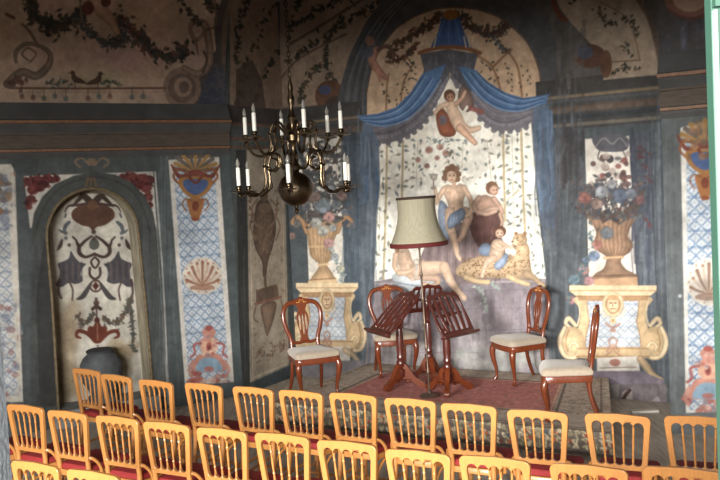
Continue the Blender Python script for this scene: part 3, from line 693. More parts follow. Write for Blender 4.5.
    for pth, n in (([(387, 142), (385, 210), (383, 288)], 40), ([(403, 142), (402, 196)], 22), ([(380, 170), (379, 280)], 20), ([(503, 130), (505, 226)], 34), ([(522, 126), (524, 196), (528, 270)], 44), ([(512, 136), (514, 230)], 26), ([(533, 200), (541, 290)], 26), ([(487, 140), (492, 186)], 16), ([(463, 140), (462, 172)], 14), ([(418, 140), (416, 190)], 18), ([(532, 270), (540, 296)], 10)):
        c.vine(pth, int(n * .62), (170, 166, 136), VL, 6.4, 4.8, .5)
    for (fx, fy) in ((429, 150), (437, 158), (427, 166), (446, 153), (440, 147), (418, 160)): c.flower(fx, fy, rng.uniform(2.6, 4.2), rng.choice([(206, 136, 112), (222, 172, 156), (196, 120, 100)]))
    c.garland([(428, 138), (440, 142), (452, 140)], 7, 30, [(150, 160, 160), (120, 132, 128)], 3.6); c.garland([(448, 160), (452, 150)], 7, 12, VL, 4)
    for _ in range(60): c.leaf(rng.uniform(408, 500), rng.uniform(140, 186), 3.8, 2.1, rng.random() * 3, rng.choice(VL + [(190, 160, 150), (206, 190, 170)]), .6)
    # ---- plinth wall the figures sit on
    PU = (146, 134, 140)
    c.poly([(371, 282), (400, 277), (548, 279), (552, 380), (364, 372)], PU)
    c.streaks([(372, 284), (548, 366)], (150, 140, 150), 150, 4, .35); c.streaks([(372, 330), (548, 372)], (178, 172, 172), 120, 5, .3)
    for yy in (290, 308, 330, 352): c.stroke([(372, yy), (460, yy + 1), (548, yy - 1)], 1.3, (128, 116, 126), .6, sm=False)
    for xx, a, b in ((420, 290, 308), (500, 290, 308), (462, 308, 330), (530, 308, 330), (440, 330, 352), (500, 330, 352)): c.stroke([(xx, a), (xx + 1, b)], 1, (132, 120, 130), .5)
    for _ in range(40): c.ell(rng.uniform(450, 548), rng.uniform(345, 372), rng.uniform(4, 12), rng.uniform(3, 7), rng.choice([(196, 200, 192), (184, 186, 176), (206, 200, 196), (150, 160, 150)]), .35, soft=5)
    for _ in range(20): c.ell(rng.uniform(375, 440), rng.uniform(345, 366), rng.uniform(4, 12), rng.uniform(3, 7), rng.choice([(150, 148, 146), (176, 166, 160)]), .35, soft=5)
    c.stroke([(374, 284), (548, 281)], 2, (190, 178, 180), .7)
    # rock seat and drapery
    c.poly([(418, 262), (430, 236), (444, 226), (470, 222), (492, 228), (504, 244), (500, 280), (430, 284), (404, 282)], (142, 122, 122), smooth=True)
    for k in range(16): c.stroke([(428 + k * 4.2, 230 + abs(k - 8)), (424 + k * 4.6, 258), (420 + k * 5, 280)], 2, (112, 94, 98) if k % 2 else (166, 146, 144), .5)
    c.poly([(472, 214), (484, 206), (501, 212), (503, 226), (496, 240), (484, 252), (474, 240), (470, 226)], (114, 80, 75), smooth=True, shade=.25); c.streaks([(474, 212), (500, 246)], (134, 98, 92), 14, 1.6, .4)
    # ---- reclining figure
    sk = FLESH
    c.poly([(392, 276), (410, 270), (430, 276), (444, 280), (430, 292), (404, 290)], (196, 204, 208), smooth=True, shade=.25); c.stroke([(394, 282), (420, 286), (446, 282)], 2, (130, 140, 156), .7)
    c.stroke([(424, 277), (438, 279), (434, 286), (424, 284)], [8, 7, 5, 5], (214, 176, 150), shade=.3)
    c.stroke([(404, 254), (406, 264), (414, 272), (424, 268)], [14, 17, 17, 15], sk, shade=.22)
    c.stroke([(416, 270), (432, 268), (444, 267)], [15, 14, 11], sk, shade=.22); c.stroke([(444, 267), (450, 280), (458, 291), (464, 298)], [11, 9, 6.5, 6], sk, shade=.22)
    c.stroke([(396, 255), (395, 266), (399, 273)], [6.5, 6.5, 6], sk, shade=.24); c.stroke([(399, 273), (408, 272), (415, 268)], [6, 5, 4], sk, shade=.24)
    c.ell(402, 246, 5.6, 6.8, sk, shade=.25); c.ell(401, 243, 6.5, 4.5, (140, 96, 70), .9); c.ell(397, 249, 2.5, 4, (140, 96, 70), .8)
    c.stroke([(417, 262), (416, 276)], 2.6, (206, 196, 186)); c.ell(416.5, 262, 3, 3.4, (214, 200, 184), shade=.3); c.ell(416.5, 277, 2.8, 1.6, (200, 186, 172)); c.ell(412, 280, 2.5, 1.5, (206, 190, 176))
    # ---- seated figure with the goblet
    c.poly([(441, 200), (438, 216), (442, 234), (450, 238), (452, 216)], (142, 158, 182), smooth=True, shade=.35)
    c.stroke([(463, 212), (468, 214), (467, 222)], [11, 11, 9], (214, 176, 150), shade=.3); c.stroke([(467, 220), (463, 234), (459, 240)], [8.5, 7, 5], (214, 176, 150), shade=.3)
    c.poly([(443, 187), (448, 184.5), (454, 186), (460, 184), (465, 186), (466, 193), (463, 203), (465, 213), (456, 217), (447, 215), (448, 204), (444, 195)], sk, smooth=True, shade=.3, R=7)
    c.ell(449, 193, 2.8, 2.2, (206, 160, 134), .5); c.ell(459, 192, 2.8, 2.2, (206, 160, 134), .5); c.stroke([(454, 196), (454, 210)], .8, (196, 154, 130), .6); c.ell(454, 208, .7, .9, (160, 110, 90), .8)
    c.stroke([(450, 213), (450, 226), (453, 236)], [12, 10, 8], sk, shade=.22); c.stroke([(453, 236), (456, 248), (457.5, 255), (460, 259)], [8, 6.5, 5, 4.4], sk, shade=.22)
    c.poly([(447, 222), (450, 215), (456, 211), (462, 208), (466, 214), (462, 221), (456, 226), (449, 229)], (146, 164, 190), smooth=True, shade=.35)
    for k in range(4): c.stroke([(450 + k * 3, 213 - k), (449 + k * 3, 222 - k * .6)], .8, (96, 120, 160), .6)
    c.stroke([(444, 189), (439, 197), (437, 202)], [6, 5.4, 5], sk, shade=.24); c.stroke([(437, 202), (436, 194), (434.5, 187)], [5, 4.2, 3.4], sk, shade=.24)
    c.stroke([(464, 188), (470, 198), (472, 206)], [6, 5.4, 5], sk, shade=.24); c.stroke([(472, 206), (470, 213), (466, 216)], [4.8, 4, 3.2], sk, shade=.24)
    c.stroke([(454, 182), (454, 187)], 4.6, (214, 176, 148))
    for dx, dy in ((-5, -3), (-3, -7), (1, -9), (5, -7), (7, -2), (-6, 2), (6, 3)): c.ell(451 + dx, 176 + dy, 3.4, 3.2, (136, 98, 72), .95)
    c.ell(451.6, 176.5, 4.9, 6.6, sk, shade=.2)
    for dx in (-1.8, 2): c.ell(451.8 + dx, 175.6, .9, .7, (84, 58, 46)); c.stroke([(450.6 + dx, 173.8), (453 + dx, 173.6)], .6, (120, 84, 62), .8)
    c.stroke([(452, 175.5), (452.3, 178)], .7, (190, 144, 120)); c.stroke([(450.4, 180), (453.4, 180)], .8, (176, 96, 84)); c.stroke([(446, 172), (451, 170), (457, 172)], 2, (136, 98, 72))
    c.poly([(429, 174), (438, 174), (436.5, 179), (434, 181), (431, 179)], (190, 176, 164), shade=.3); c.stroke([(433.5, 180), (433.5, 187)], 1.6, (170, 150, 136)); c.ell(433.5, 188, 3, 1.6, (180, 162, 148))
    # ---- leaning figure
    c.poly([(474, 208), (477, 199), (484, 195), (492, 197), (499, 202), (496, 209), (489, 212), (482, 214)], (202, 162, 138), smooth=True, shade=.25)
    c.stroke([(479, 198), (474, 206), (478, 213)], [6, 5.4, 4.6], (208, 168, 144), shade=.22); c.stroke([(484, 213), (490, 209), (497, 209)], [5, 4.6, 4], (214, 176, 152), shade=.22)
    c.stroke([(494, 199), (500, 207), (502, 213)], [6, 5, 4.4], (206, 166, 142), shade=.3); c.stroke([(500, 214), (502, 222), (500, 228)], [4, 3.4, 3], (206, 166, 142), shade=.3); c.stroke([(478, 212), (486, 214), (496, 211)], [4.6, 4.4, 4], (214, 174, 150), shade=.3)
    c.ell(492, 188, 6.4, 6.8, (134, 96, 74)); c.ell(494, 190.5, 4.6, 5, (210, 168, 142), shade=.2); c.stroke([(493, 190), (494.5, 190.4)], .8, (92, 62, 50)); c.ell(496.5, 190, .8, .6, (92, 62, 50)); c.stroke([(495, 193.6), (497, 193.4)], .7, (160, 92, 80))
    c.stroke([(502, 206), (505, 202), (519, 190)], 2, (216, 200, 168), .8)
    # ---- leopard
    LP = (202, 170, 132)
    c.poly([(456, 274), (458, 266), (468, 260), (484, 255), (504, 257), (512, 251), (514, 242), (522, 240), (529, 246), (530, 258), (532, 272), (536, 280), (520, 279), (490, 278), (466, 278)], LP, smooth=True, shade=.25, R=8)
    for _ in range(190):
        x, y = rng.uniform(460, 530), rng.uniform(257, 277)
        if x > 512 and rng.random() < .5: y = rng.uniform(246, 276)
        c.ell(x, y, .8, .7, (132, 96, 62), .75)
    c.stroke([(526, 274), (534, 278), (541, 284), (545, 287)], [8, 6, 4.6, 5], LP, shade=.25); c.stroke([(508, 276), (518, 281), (528, 284)], [6, 5, 5], (218, 186, 140), shade=.25); c.stroke([(466, 277), (476, 281), (488, 282)], [6, 5, 5], (218, 186, 140), shade=.25)
    c.ell(520, 239.5, 7.4, 6.2, LP, shade=.25); c.ell(515, 242.5, 3.6, 3, (230, 206, 166)); c.ell(525, 233.5, 2.2, 2, (164, 124, 84)); c.ell(516, 233.5, 2, 1.8, (164, 124, 84)); c.ell(517, 238.5, .8, .7, (70, 50, 40)); c.ell(512.4, 241.5, 1, .8, (90, 62, 54)); c.stroke([(512, 245), (516, 246)], .8, (120, 80, 66))
    for _ in range(16): c.ell(rng.uniform(517, 527), rng.uniform(236, 246), .6, .6, (132, 96, 62), .7)
    # ---- child on the leopard
    c.poly([(478, 250), (484, 243), (492, 246), (494, 254), (484, 256)], (138, 156, 184), smooth=True, shade=.3); c.poly([(500, 256), (508, 254), (506, 264), (498, 270), (494, 266)], (146, 164, 190), smooth=True, shade=.3)
    c.poly([(492, 242), (496, 239), (502, 240), (505, 246), (503, 256), (496, 262), (489, 258), (490, 250)], sk, smooth=True, shade=.3)
    c.stroke([(494, 258), (487, 262), (484, 270)], [8, 6.4, 4.4], sk, shade=.24); c.stroke([(484, 270), (482, 276)], [4, 4.4], sk, shade=.24); c.stroke([(500, 242), (507, 246), (512, 248)], [4.6, 4, 3], sk, shade=.24); c.stroke([(493, 246), (500, 250), (507, 246)], [4.4, 4, 3], sk, shade=.24)
    c.ell(500, 231.5, 6.2, 5.8, (118, 78, 58)); c.ell(499.5, 233.5, 4.2, 4.6, (220, 180, 152), shade=.2); c.ell(498, 233, .7, .6, (92, 62, 50)); c.ell(501.4, 233, .7, .6, (92, 62, 50)); c.stroke([(499, 236), (501, 236)], .7, (170, 96, 84)); c.ell(513, 252, 3, 3.4, (236, 230, 218))
    c.garland([(476, 286), (484, 296), (486, 312)], 6, 50, [(176, 190, 180), (146, 164, 156), (196, 206, 196)], 3.6, .8); c.garland([(492, 284), (500, 290)], 5, 18, [(176, 190, 180), (146, 164, 156)], 3.4, .8)
    # ---- canopy: lace pelmet, blue swags, crown
    LC, LCd, BL, BLd, BLl = (120, 116, 124), (92, 88, 98), (82, 118, 164), (58, 84, 124), (126, 158, 196)
    def scal(pts, r):
        for p in spline(pts, 4)[::2]: c.ell(p[0], p[1], r, r, LC, .95)
    left = [(446, 60), (432, 84), (414, 108), (392, 120), (366, 124), (366, 142), (384, 144), (400, 140), (414, 132), (426, 121), (436, 105), (444, 90), (450, 78)]
    c.poly(left, LC); scal([(378, 144), (400, 140), (414, 132), (426, 121), (436, 105), (444, 90)], 3)
    right = [(452, 60), (470, 84), (484, 100), (504, 111), (538, 104), (538, 116), (526, 127), (510, 131), (494, 130), (480, 119), (468, 105), (458, 88), (450, 78)]
    c.poly(right, LC); scal([(540, 116), (526, 127), (510, 131), (494, 130), (480, 119), (466, 103), (456, 86)], 3)
    for off in (0, 6, 12): c.stroke([(368, 134 - off * .3), (390, 132 - off), (412, 121 - off), (430, 103 - off), (443, 80 - off)], 1, LCd if off != 6 else (146, 142, 150), .8); c.stroke([(536, 112 - off * .3), (510, 122 - off), (492, 119 - off), (474, 100 - off), (458, 78 - off)], 1, LCd if off != 6 else (146, 142, 150), .8)
    for k in range(22): f = k / 21; p = spline([(376, 138), (400, 133), (420, 120), (436, 98), (446, 78)], 6)[int(f * 24)]; c.ell(p[0], p[1], 1.8, 1.8, (150, 146, 154), .6); p = spline([(530, 118), (510, 125), (490, 121), (472, 103), (456, 80)], 6)[int(f * 24)]; c.ell(p[0], p[1], 1.8, 1.8, (150, 146, 154), .6)
    c.poly([(420, 54), (448, 49), (478, 54), (474, 70), (482, 88), (470, 92), (456, 80), (450, 72), (444, 82), (428, 92), (420, 84), (424, 70)], (92, 92, 100)); c.streaks([(424, 56), (474, 84)], (110, 108, 116), 40, 1.4, .5)
    SWL = [(422, 74), (411, 92), (396, 107), (378, 113.5), (357, 116), (362, 121), (372, 126), (388, 127), (406, 120), (424, 104), (436, 88), (446, 64)]
    c.poly(SWL, BL, smooth=False)
    SWR = [(476, 70), (488, 82), (506, 93), (524, 98), (549, 94), (546, 104), (536, 106), (518, 112), (500, 110), (482, 100), (468, 86), (458, 66)]
    c.poly(SWR, BL)
    for k in range(8):
        f = k / 7
        c.stroke([(362 + 4 * f, 117 + 6 * f), (380 + 4 * f, 115 + 11 * f), (398 + 8 * f, 108 + 12 * f), (412 + 12 * f, 93 + 12 * f), (423 + 18 * f, 76 + 4 * f)], 1.5, (BLd, BLl, BL)[k % 3], .75)
        c.stroke([(546 - 6 * f, 95 + 9 * f), (524 - 4 * f, 99 + 12 * f), (506 - 6 * f, 94 + 15 * f), (488 - 6 * f, 83 + 15 * f), (477 - 14 * f, 72 + 2 * f)], 1.5, (BLd, BLl, BL)[k % 3], .75)
    c.poly([(442, 16), (459, 16), (464, 32), (472, 48), (430, 48), (438, 32)], (66, 98, 156))
    for k in range(6): c.stroke([(445 + k * 2.4, 18), (434 + k * 7, 47)], 1.3, BLd if k % 2 else (92, 124, 176), .7)
    c.poly([(443, 17), (445, 12), (450, 9.5), (456, 12), (458, 17), (450, 20)], (176, 112, 48), smooth=True)
    c.stroke([(419, 53), (434, 48.5), (450, 47), (466, 48.5), (480, 53)], 4, (140, 90, 58))
    for s_ in (-1, 1):
        for k in range(4): c.stroke([(450 + s_ * (16 + k * 4), 47 - k * .4), (450 + s_ * (14 + k * 4.2), 37 + k * 1.6)], 1.7, (206, 190, 160), .9)
    # side curtains
    for (pts, n) in (([(363, 122), (372, 128), (379, 142), (380, 180), (378, 204), (371, 232), (360, 228), (356, 206), (360, 180), (358, 150)], 20), ([(533, 108), (546, 104), (552, 120), (553, 180), (556, 220), (560, 242), (545, 244), (540, 216), (536, 170), (533, 136)], 16)):
        c.poly(pts, (98, 116, 140), .9); xs = [p[0] for p in pts]; ys = [p[1] for p in pts]
        for k in range(n): x = rng.uniform(min(xs) + 3, max(xs) - 3); y = rng.uniform(min(ys) + 8, max(ys) - 45); c.stroke([(x, y), (x + rng.uniform(-2, 2), y + 20), (x + rng.uniform(-2, 3), y + 40)], 2, rng.choice([(74, 108, 156), (126, 144, 162), (76, 88, 104), (104, 114, 126), (90, 104, 120)]), .6)
    c.poly([(356, 205), (378, 200), (376, 216), (374, 300), (362, 370), (352, 370), (356, 260)], (86, 98, 110), .9); c.streaks([(354, 210), (376, 360)], (104, 116, 126), 50, 2.4, .4)
    c.poly([(536, 130), (546, 240), (549, 372), (582, 372), (582, 128)], (80, 86, 92), .85); c.streaks([(545, 130), (582, 370)], (94, 100, 106), 90, 2.4, .45); c.streaks([(556, 130), (584, 200)], (72, 68, 70), 40, 3, .5)
    c.poly([(536, 130), (540, 106), (552, 110), (555, 180), (556, 210), (554, 230), (546, 226), (541, 200)], (84, 106, 136), .6); c.streaks([(538, 112), (554, 215)], (104, 128, 158), 22, 1.6, .5); c.streaks([(540, 150), (560, 240)], (90, 94, 104), 20, 2, .5)
    # ---- putto under the canopy
    c.poly([(450, 78), (458, 92), (470, 104), (478, 116), (470, 124), (440, 128), (436, 116), (432, 118), (440, 98)], (232, 224, 206))
    c.poly([(436, 116), (442, 108), (450, 118), (456, 132), (450, 137), (440, 134)], (160, 92, 66), smooth=True, shade=.3); c.ell(443, 120, 4, 5, (110, 112, 132), .8)
    c.poly([(462, 86), (470, 92), (474, 104), (468, 112), (460, 108), (458, 96)], (132, 106, 96), smooth=True, shade=.3); c.stroke([(470, 108), (482, 112)], 5, (150, 84, 74), .8)
    c.stroke([(451, 106), (456, 118), (460, 126)], [12, 14, 13], sk, shade=.24); c.stroke([(462, 126), (470, 130), (479, 128)], [9, 7, 5], sk, shade=.24); c.stroke([(460, 128), (468, 136), (475, 143)], [9, 7, 5], (216, 170, 140), shade=.3)
    c.stroke([(447, 104), (440, 107), (435, 113)], [5.5, 5, 4], sk, shade=.24); c.stroke([(456, 104), (462, 98), (465, 92)], [5, 4.4, 3.6], (206, 160, 132), shade=.3); c.stroke([(464, 112), (467, 107)], 3, (230, 222, 206))
    c.ell(449.5, 95.5, 5.8, 6.2, (104, 74, 58)); c.ell(450.5, 97.5, 4.2, 4.4, (176, 128, 100), shade=.2); c.ell(449, 97, .7, .6, (70, 48, 40)); c.ell(452, 97, .7, .6, (70, 48, 40))
    # ---- left bay: vase of flowers on a pedestal
    c.poly([(303, 138), (341, 136), (344, 284), (309, 286)], (224, 216, 202)); c.poly([(343, 136), (358, 134), (360, 350), (346, 340)], (74, 88, 104), .8); c.streaks([(342, 150), (360, 330)], (96, 108, 120), 40, 2.2, .45); c.poly([(288, 136), (303, 136), (309, 286), (290, 300)], (80, 88, 94), .8)
    VA, VD = (190, 154, 114), (150, 112, 80)
    c.poly([(303, 222), (340, 221), (336, 236), (331, 248), (333, 256), (327, 264), (329, 268), (334, 276), (336, 284), (309, 286), (312, 277), (317, 270), (319, 264), (311, 257), (309, 248), (307, 236)], VA, smooth=True, shade=.25, R=9)
    for q in range(7): c.stroke([(307 + q * 5, 224), (310 + q * 3.6, 240), (311 + q * 3.2, 252), (316 + q * 1.8, 262)], 1.1, VD, .55)
    c.stroke([(309, 247), (332, 246)], 2, (222, 188, 140), .8); c.stroke([(318, 265), (329, 264)], 2.2, (222, 188, 140)); c.stroke([(310, 280), (336, 278.5)], 1.5, VD, .8); c.poly([(308, 281), (337, 279), (337, 285), (308, 287)], (218, 184, 138))
    for s_, x0 in ((-1, 306), (1, 338)): c.stroke([(x0, 232), (x0 + s_ * 3, 222), (x0 + s_ * 8, 217), (x0 + s_ * 14, 222), (x0 + s_ * 10, 226)], [4, 6, 5, 4, 3], (186, 140, 100), .95, shade=.3)
    for pp in ([(302, 152), (322, 150), (336, 158)], [(300, 176), (318, 172), (334, 178)], [(298, 200), (322, 196), (344, 202)], [(306, 216), (324, 214), (338, 218)]): c.garland(pp, 22, 130, [(74, 80, 84), (92, 94, 92), (64, 66, 70), (108, 98, 94), (84, 76, 76)], 6.5, .8)
    c.garland([(302, 190), (322, 184), (346, 192)], 26, 120, [(84, 92, 98), (96, 100, 96), (76, 80, 84), (110, 104, 98)], 5.5, .8)
    for fx, fy, r, cc in ((323, 206, 8, (140, 158, 172)), (329, 217, 6, (206, 144, 134)), (316, 223, 6, (184, 184, 174)), (323, 231, 6, (190, 190, 178)), (329, 243, 5.4, (212, 150, 148)), (315, 197, 6, (158, 126, 116)), (306, 207, 5, (116, 120, 128)), (336, 205, 5, (126, 132, 142)), (342, 196, 5, (150, 112, 104)), (331, 190, 5, (156, 160, 164)), (310, 186, 5, (164, 124, 116)), (297, 224, 4, (130, 124, 120)), (345, 212, 4, (110, 118, 130)), (333, 228, 4, (160, 170, 170)), (292, 236, 4, (150, 108, 100)), (352, 226, 4, (120, 124, 136))): c.flower(fx, fy, r, cc)
    c.garland([(331, 248), (336, 260), (340, 272), (342, 280)], 7, 50, [(140, 156, 160), (120, 136, 136), (176, 184, 176)], 4.2); c.flower(341, 269, 4, (206, 204, 176)); c.flower(335, 257, 4, (170, 180, 186))
    pedestal(c, 327, 283, 31, .93, .72)
    c.poly([(306, 348), (350, 346), (350, 362), (308, 363)], (214, 206, 194), .9); c.stroke([(345, 350), (354, 356), (360, 364)], [7, 6, 4], (196, 166, 128), .8, shade=.3)
    c.poly([(292, 362), (364, 360), (366, 392), (292, 394)], (120, 114, 118), .9)
    # ---- right bay: vase of flowers on a pedestal
    c.poly([(585, 139), (629, 136), (637, 284), (589, 286)], (220, 212, 200)); c.poly([(629, 134), (668, 130), (672, 380), (641, 380)], (84, 90, 100), .9); c.streaks([(640, 140), (668, 370)], (98, 106, 114), 80, 2.2, .45); c.streaks([(632, 140), (650, 260)], (72, 76, 92), 30, 2.6, .5)
    c.stroke([(656, 132), (664, 376)], 2, (108, 114, 118), .7); c.stroke([(650, 132), (657, 300)], 1.2, (62, 66, 74), .7)
    c.poly([(592, 138), (604, 134), (620, 134), (629, 140), (626, 150), (612, 152), (598, 150)], (92, 92, 100), smooth=True); c.stroke([(596, 146), (604, 138), (612, 144), (620, 138), (627, 146)], 1.6, (140, 136, 138), .8); c.stroke([(600, 150), (598, 158), (604, 162)], 1.6, (92, 84, 84), .8); c.stroke([(622, 150), (626, 158), (620, 162)], 1.6, (92, 84, 84), .8)
    for _ in range(34): c.ell(rng.uniform(588, 632), rng.uniform(154, 190), rng.uniform(2, 4.4), rng.uniform(2, 4), rng.choice([(96, 70, 66), (110, 106, 110), (140, 84, 78), (72, 70, 76), (176, 160, 150)]), .85)
    for x, y in ((640, 156), (646, 168), (648, 222), (642, 150), (650, 180)): c.garland([(x - 3, y - 3), (x + 3, y + 3)], 7, 12, [(110, 60, 60), (92, 58, 62), (84, 72, 78)], 4.4, .7)
    VB, VC = (156, 122, 96), (116, 86, 68)
    c.poly([(589, 217), (604, 213), (620, 213), (637, 216), (631, 226), (628, 236), (633, 244), (630, 252), (623, 257), (621, 262), (626, 269), (635, 274), (636, 280), (594, 281), (595, 274), (603, 269), (606, 262), (606, 256), (598, 251), (594, 243), (596, 233), (592, 224)], VB, smooth=True, shade=.3, R=10)
    for q in range(9): c.stroke([(592 + q * 5.2, 217), (597 + q * 4, 232), (597 + q * 4.2, 246), (606 + q * 2.1, 256)], 1.2, VC, .6)
    c.stroke([(604, 258), (623, 257)], 2.4, (206, 164, 122)); c.stroke([(595, 276), (635, 275)], 2, VC, .7); c.poly([(593, 279), (637, 277), (638, 286), (594, 287)], (200, 158, 118))
    for pp in ([(582, 204), (610, 198), (640, 206)], [(584, 190), (612, 188), (638, 192)], [(590, 214), (612, 216), (636, 214)]): c.garland(pp, 18, 170, [(74, 80, 84), (92, 94, 92), (64, 66, 70), (108, 98, 94), (84, 76, 76)] + [(96, 70, 64), (70, 78, 92)], 6.5, .85)
    c.garland([(584, 200), (606, 190), (634, 196)], 26, 130, [(66, 74, 86), (84, 82, 84), (60, 60, 66), (104, 88, 84)], 5.5, .85); c.garland([(586, 208), (612, 210), (640, 208)], 12, 60, [(92, 74, 64), (70, 72, 80)], 5)
    for fx, fy, r, cc in ((602, 192, 7, (140, 146, 152)), (620, 196, 8, (78, 92, 118)), (585, 198, 6.5, (156, 86, 76)), (597, 204, 6, (146, 112, 100)), (631, 194, 6, (110, 120, 136)), (612, 184, 5, (150, 150, 156)), (597, 245, 5.6, (178, 104, 88)), (607, 233, 7, (104, 112, 122)), (594, 256, 6, (96, 122, 160)), (586, 260, 4, (92, 116, 150)), (584, 270, 5.6, (202, 138, 132)), (589, 281, 5.4, (196, 130, 132)), (574, 280, 6, (100, 132, 150)), (578, 290, 6, (96, 128, 120)), (571, 300, 5, (170, 112, 112)), (574, 288, 4, (150, 168, 160)), (640, 200, 5, (116, 70, 70))): c.flower(fx, fy, r, cc)
    c.garland([(590, 232), (592, 250), (584, 266), (574, 284), (568, 304)], 8, 70, [(84, 110, 130), (76, 98, 104), (110, 124, 116)], 4.4, .75)
    pedestal(c, 613, 285.5, 43.5, 1.0, 1.0)
    c.poly([(597, 358), (638, 356), (640, 371), (597, 372)], (222, 216, 206)); c.ell(615, 362.5, 5.6, 3.8, (186, 128, 112)); c.stroke([(600, 368), (636, 367)], .8, (150, 120, 100)); c.stroke([(640, 359), (646, 366), (652, 374), (662, 380)], [7, 8, 6, 4], (206, 174, 130), .9, shade=.3)
    # slab and rocks below it
    c.poly([(588, 371), (640, 371), (664, 380), (664, 386), (590, 390)], (126, 114, 128)); c.poly([(588, 385), (666, 383), (668, 420), (588, 420)], (112, 102, 106)); c.streaks([(590, 384), (666, 412)], (130, 118, 124), 60, 3, .4)
    c.poly([(600, 386), (620, 384), (616, 418), (602, 418)], (142, 134, 130)); c.poly([(622, 392), (632, 388), (634, 418), (622, 418)], (164, 154, 146)); c.stroke([(622, 412), (624, 398), (630, 390)], 3.4, (78, 56, 52)); c.ell(630.5, 404, 1.2, 1.2, (30, 28, 28))
    c.stroke([(634, 404), (656, 404)], 1.2, (150, 140, 146), .7); c.poly([(650, 402), (658, 396), (662, 404), (656, 408)], (166, 154, 160), .8)
    c.poly([(546, 372), (590, 374), (588, 410), (546, 400)], (112, 106, 110), .8)
    # ---- field above the right cornice
    c.poly([(553, -10), (560, 8), (572, 24), (590, 43), (602, 50), (609, 60), (606, 72), (603, 80), (634, 77), (662, 74.5), (656, 44), (646, 14), (640, -12)], (168, 148, 126))
    c.ell(590, 56, 16, 12, (92, 62, 48), .95); c.ell(606, 64, 6, 14, (104, 68, 50), .9); c.ell(585, 52, 8, 7, (70, 84, 104), .8); c.stroke([(553, 2), (560, 16), (566, 20)], 5, (120, 64, 46), .9)
    c.stroke([(612, 62), (640, 60)], 1.6, (128, 98, 76)); c.stroke([(600, 2), (628, 20), (640, 60)], 1.4, (128, 98, 76), .8)
    for p, n in (([(600, 8), (606, 22), (618, 24)], 34), ([(622, 18), (632, 20), (636, 36)], 26), ([(626, 44), (630, 56)], 10), ([(612, 74), (624, 68), (640, 70)], 26)): c.garland(p, 8, n, DLEAF, 4.4)
    c.garland([(572, 0), (582, -4)], 8, 20, DLEAF, 5); c.stroke([(632, -10), (650, 20), (660, 60)], 5, (104, 84, 72), .8); c.streaks([(556, 30), (585, 90)], (96, 92, 90), 24, 3, .5)
paint_back()
struct(cb.finish('wall_back', gain=.94))

# ---------------- pier to the right of the alcove
P6 = plan(S_R, -DEP)
cp = Canvas(P6, t2, -n2, 0, 1.0, 0, ZC, .0095, None, (96, 102, 104), 23)
def paint_pier():
    c = cp; rng.seed(41)
    c.streaks([(664, 110), (720, 420)], (104, 110, 112), 80, 2, .35)
    c.poly([(655, -40), (740, -40), (740, 76), (655, 84)], (84, 80, 80)); c.streaks([(664, 20), (720, 76)], (92, 92, 104), 40, 3, .5)
    c.ell(688, -2, 24, 20, (150, 104, 86)); c.ell(690, -2, 17, 14, (196, 160, 136)); c.stroke([(668, 10), (690, 19), (712, 12)], 3, (120, 70, 56), .8)
    c.poly([(680.5, 128), (686, 126), (740, 122), (740, 414), (686, 414)], (222, 218, 210)); c.poly([(686, 128), (740, 124), (740, 410), (689, 410)], (200, 206, 212), fn=tilefn((212, 218, 224), (112, 142, 178)))
    top_ornament(c, 705, 122, 1.15)
    for _ in range(26): c.ell(rng.uniform(686, 716), rng.uniform(124, 158), rng.uniform(2, 5), rng.uniform(2, 4), rng.choice([(150, 108, 76), (120, 96, 80), (176, 134, 90)]), .7)
    shell(c, 709, 282, 23, 24, (224, 214, 200), (150, 112, 92), (206, 182, 160))
    jar_ornament(c, 708, 412, 1.15)
    c.poly([(684, 413), (740, 411), (740, 470), (684, 470)], (112, 116, 118)); c.ell(680, 296, 1.6, 1.6, (210, 210, 206), .8)
paint_pier()
struct(cp.finish('wall_pier', gain=.86))
# ------------------------------------------------------------------ room shell
def prism(name, poly, z0, z1, m, st=True):
    b = mb(m); n = len(poly)
    vs = [(p[0], p[1], z0) for p in poly] + [(p[0], p[1], z1) for p in poly]
    fs = [tuple(range(n))[::-1], tuple(range(n, 2 * n))] + [(i, (i + 1) % n, n + (i + 1) % n, n + i) for i in range(n)]
    b.add(vs, fs); o = b.build(name, smooth=0)
    if st: struct(o)
    return o
XL, XR, YF = -5.05, 4.62, 1.7
W1E = P1 + W1T * 4.2
PRE = plan(6.0, -DEP)
prism('floor', [(XL - .3, 1.2), (XR + .3, 1.2), (XR + .3, 13.2), (XL - .3, 13.2)], -.2, 0, 'wood_floor')
prism('ceiling', [(XL - .3, 1.2), (XR + .3, 1.2), (XR + .3, 13.2), (XL - .3, 13.2)], ZC, ZC + .2, 'ceil')
def wallseg(name, a, b, out, z0=0, z1=ZC, m='wallplain'):
    a = np.array(a); b = np.array(b); out = np.array(out)
    prism(name, [a, b, b + out * .2, a + out * .2], z0, z1, m)
wallseg('wall_left_end', P1 + W1T * 3.01, W1E, -W1N)
wallseg('wall_side_left', W1E, (W1E[0], 1.4), (-1, 0))
wallseg('wall_alcove_right', plan(S_R + .004, -.0), plan(S_R + .004, -DEP + .01), t2)
wallseg('wall_right_end', plan(S_R + 1.0, -DEP), PRE, n2)
wallseg('wall_side_right', PRE, (PRE[0], 1.4), (1, 0))
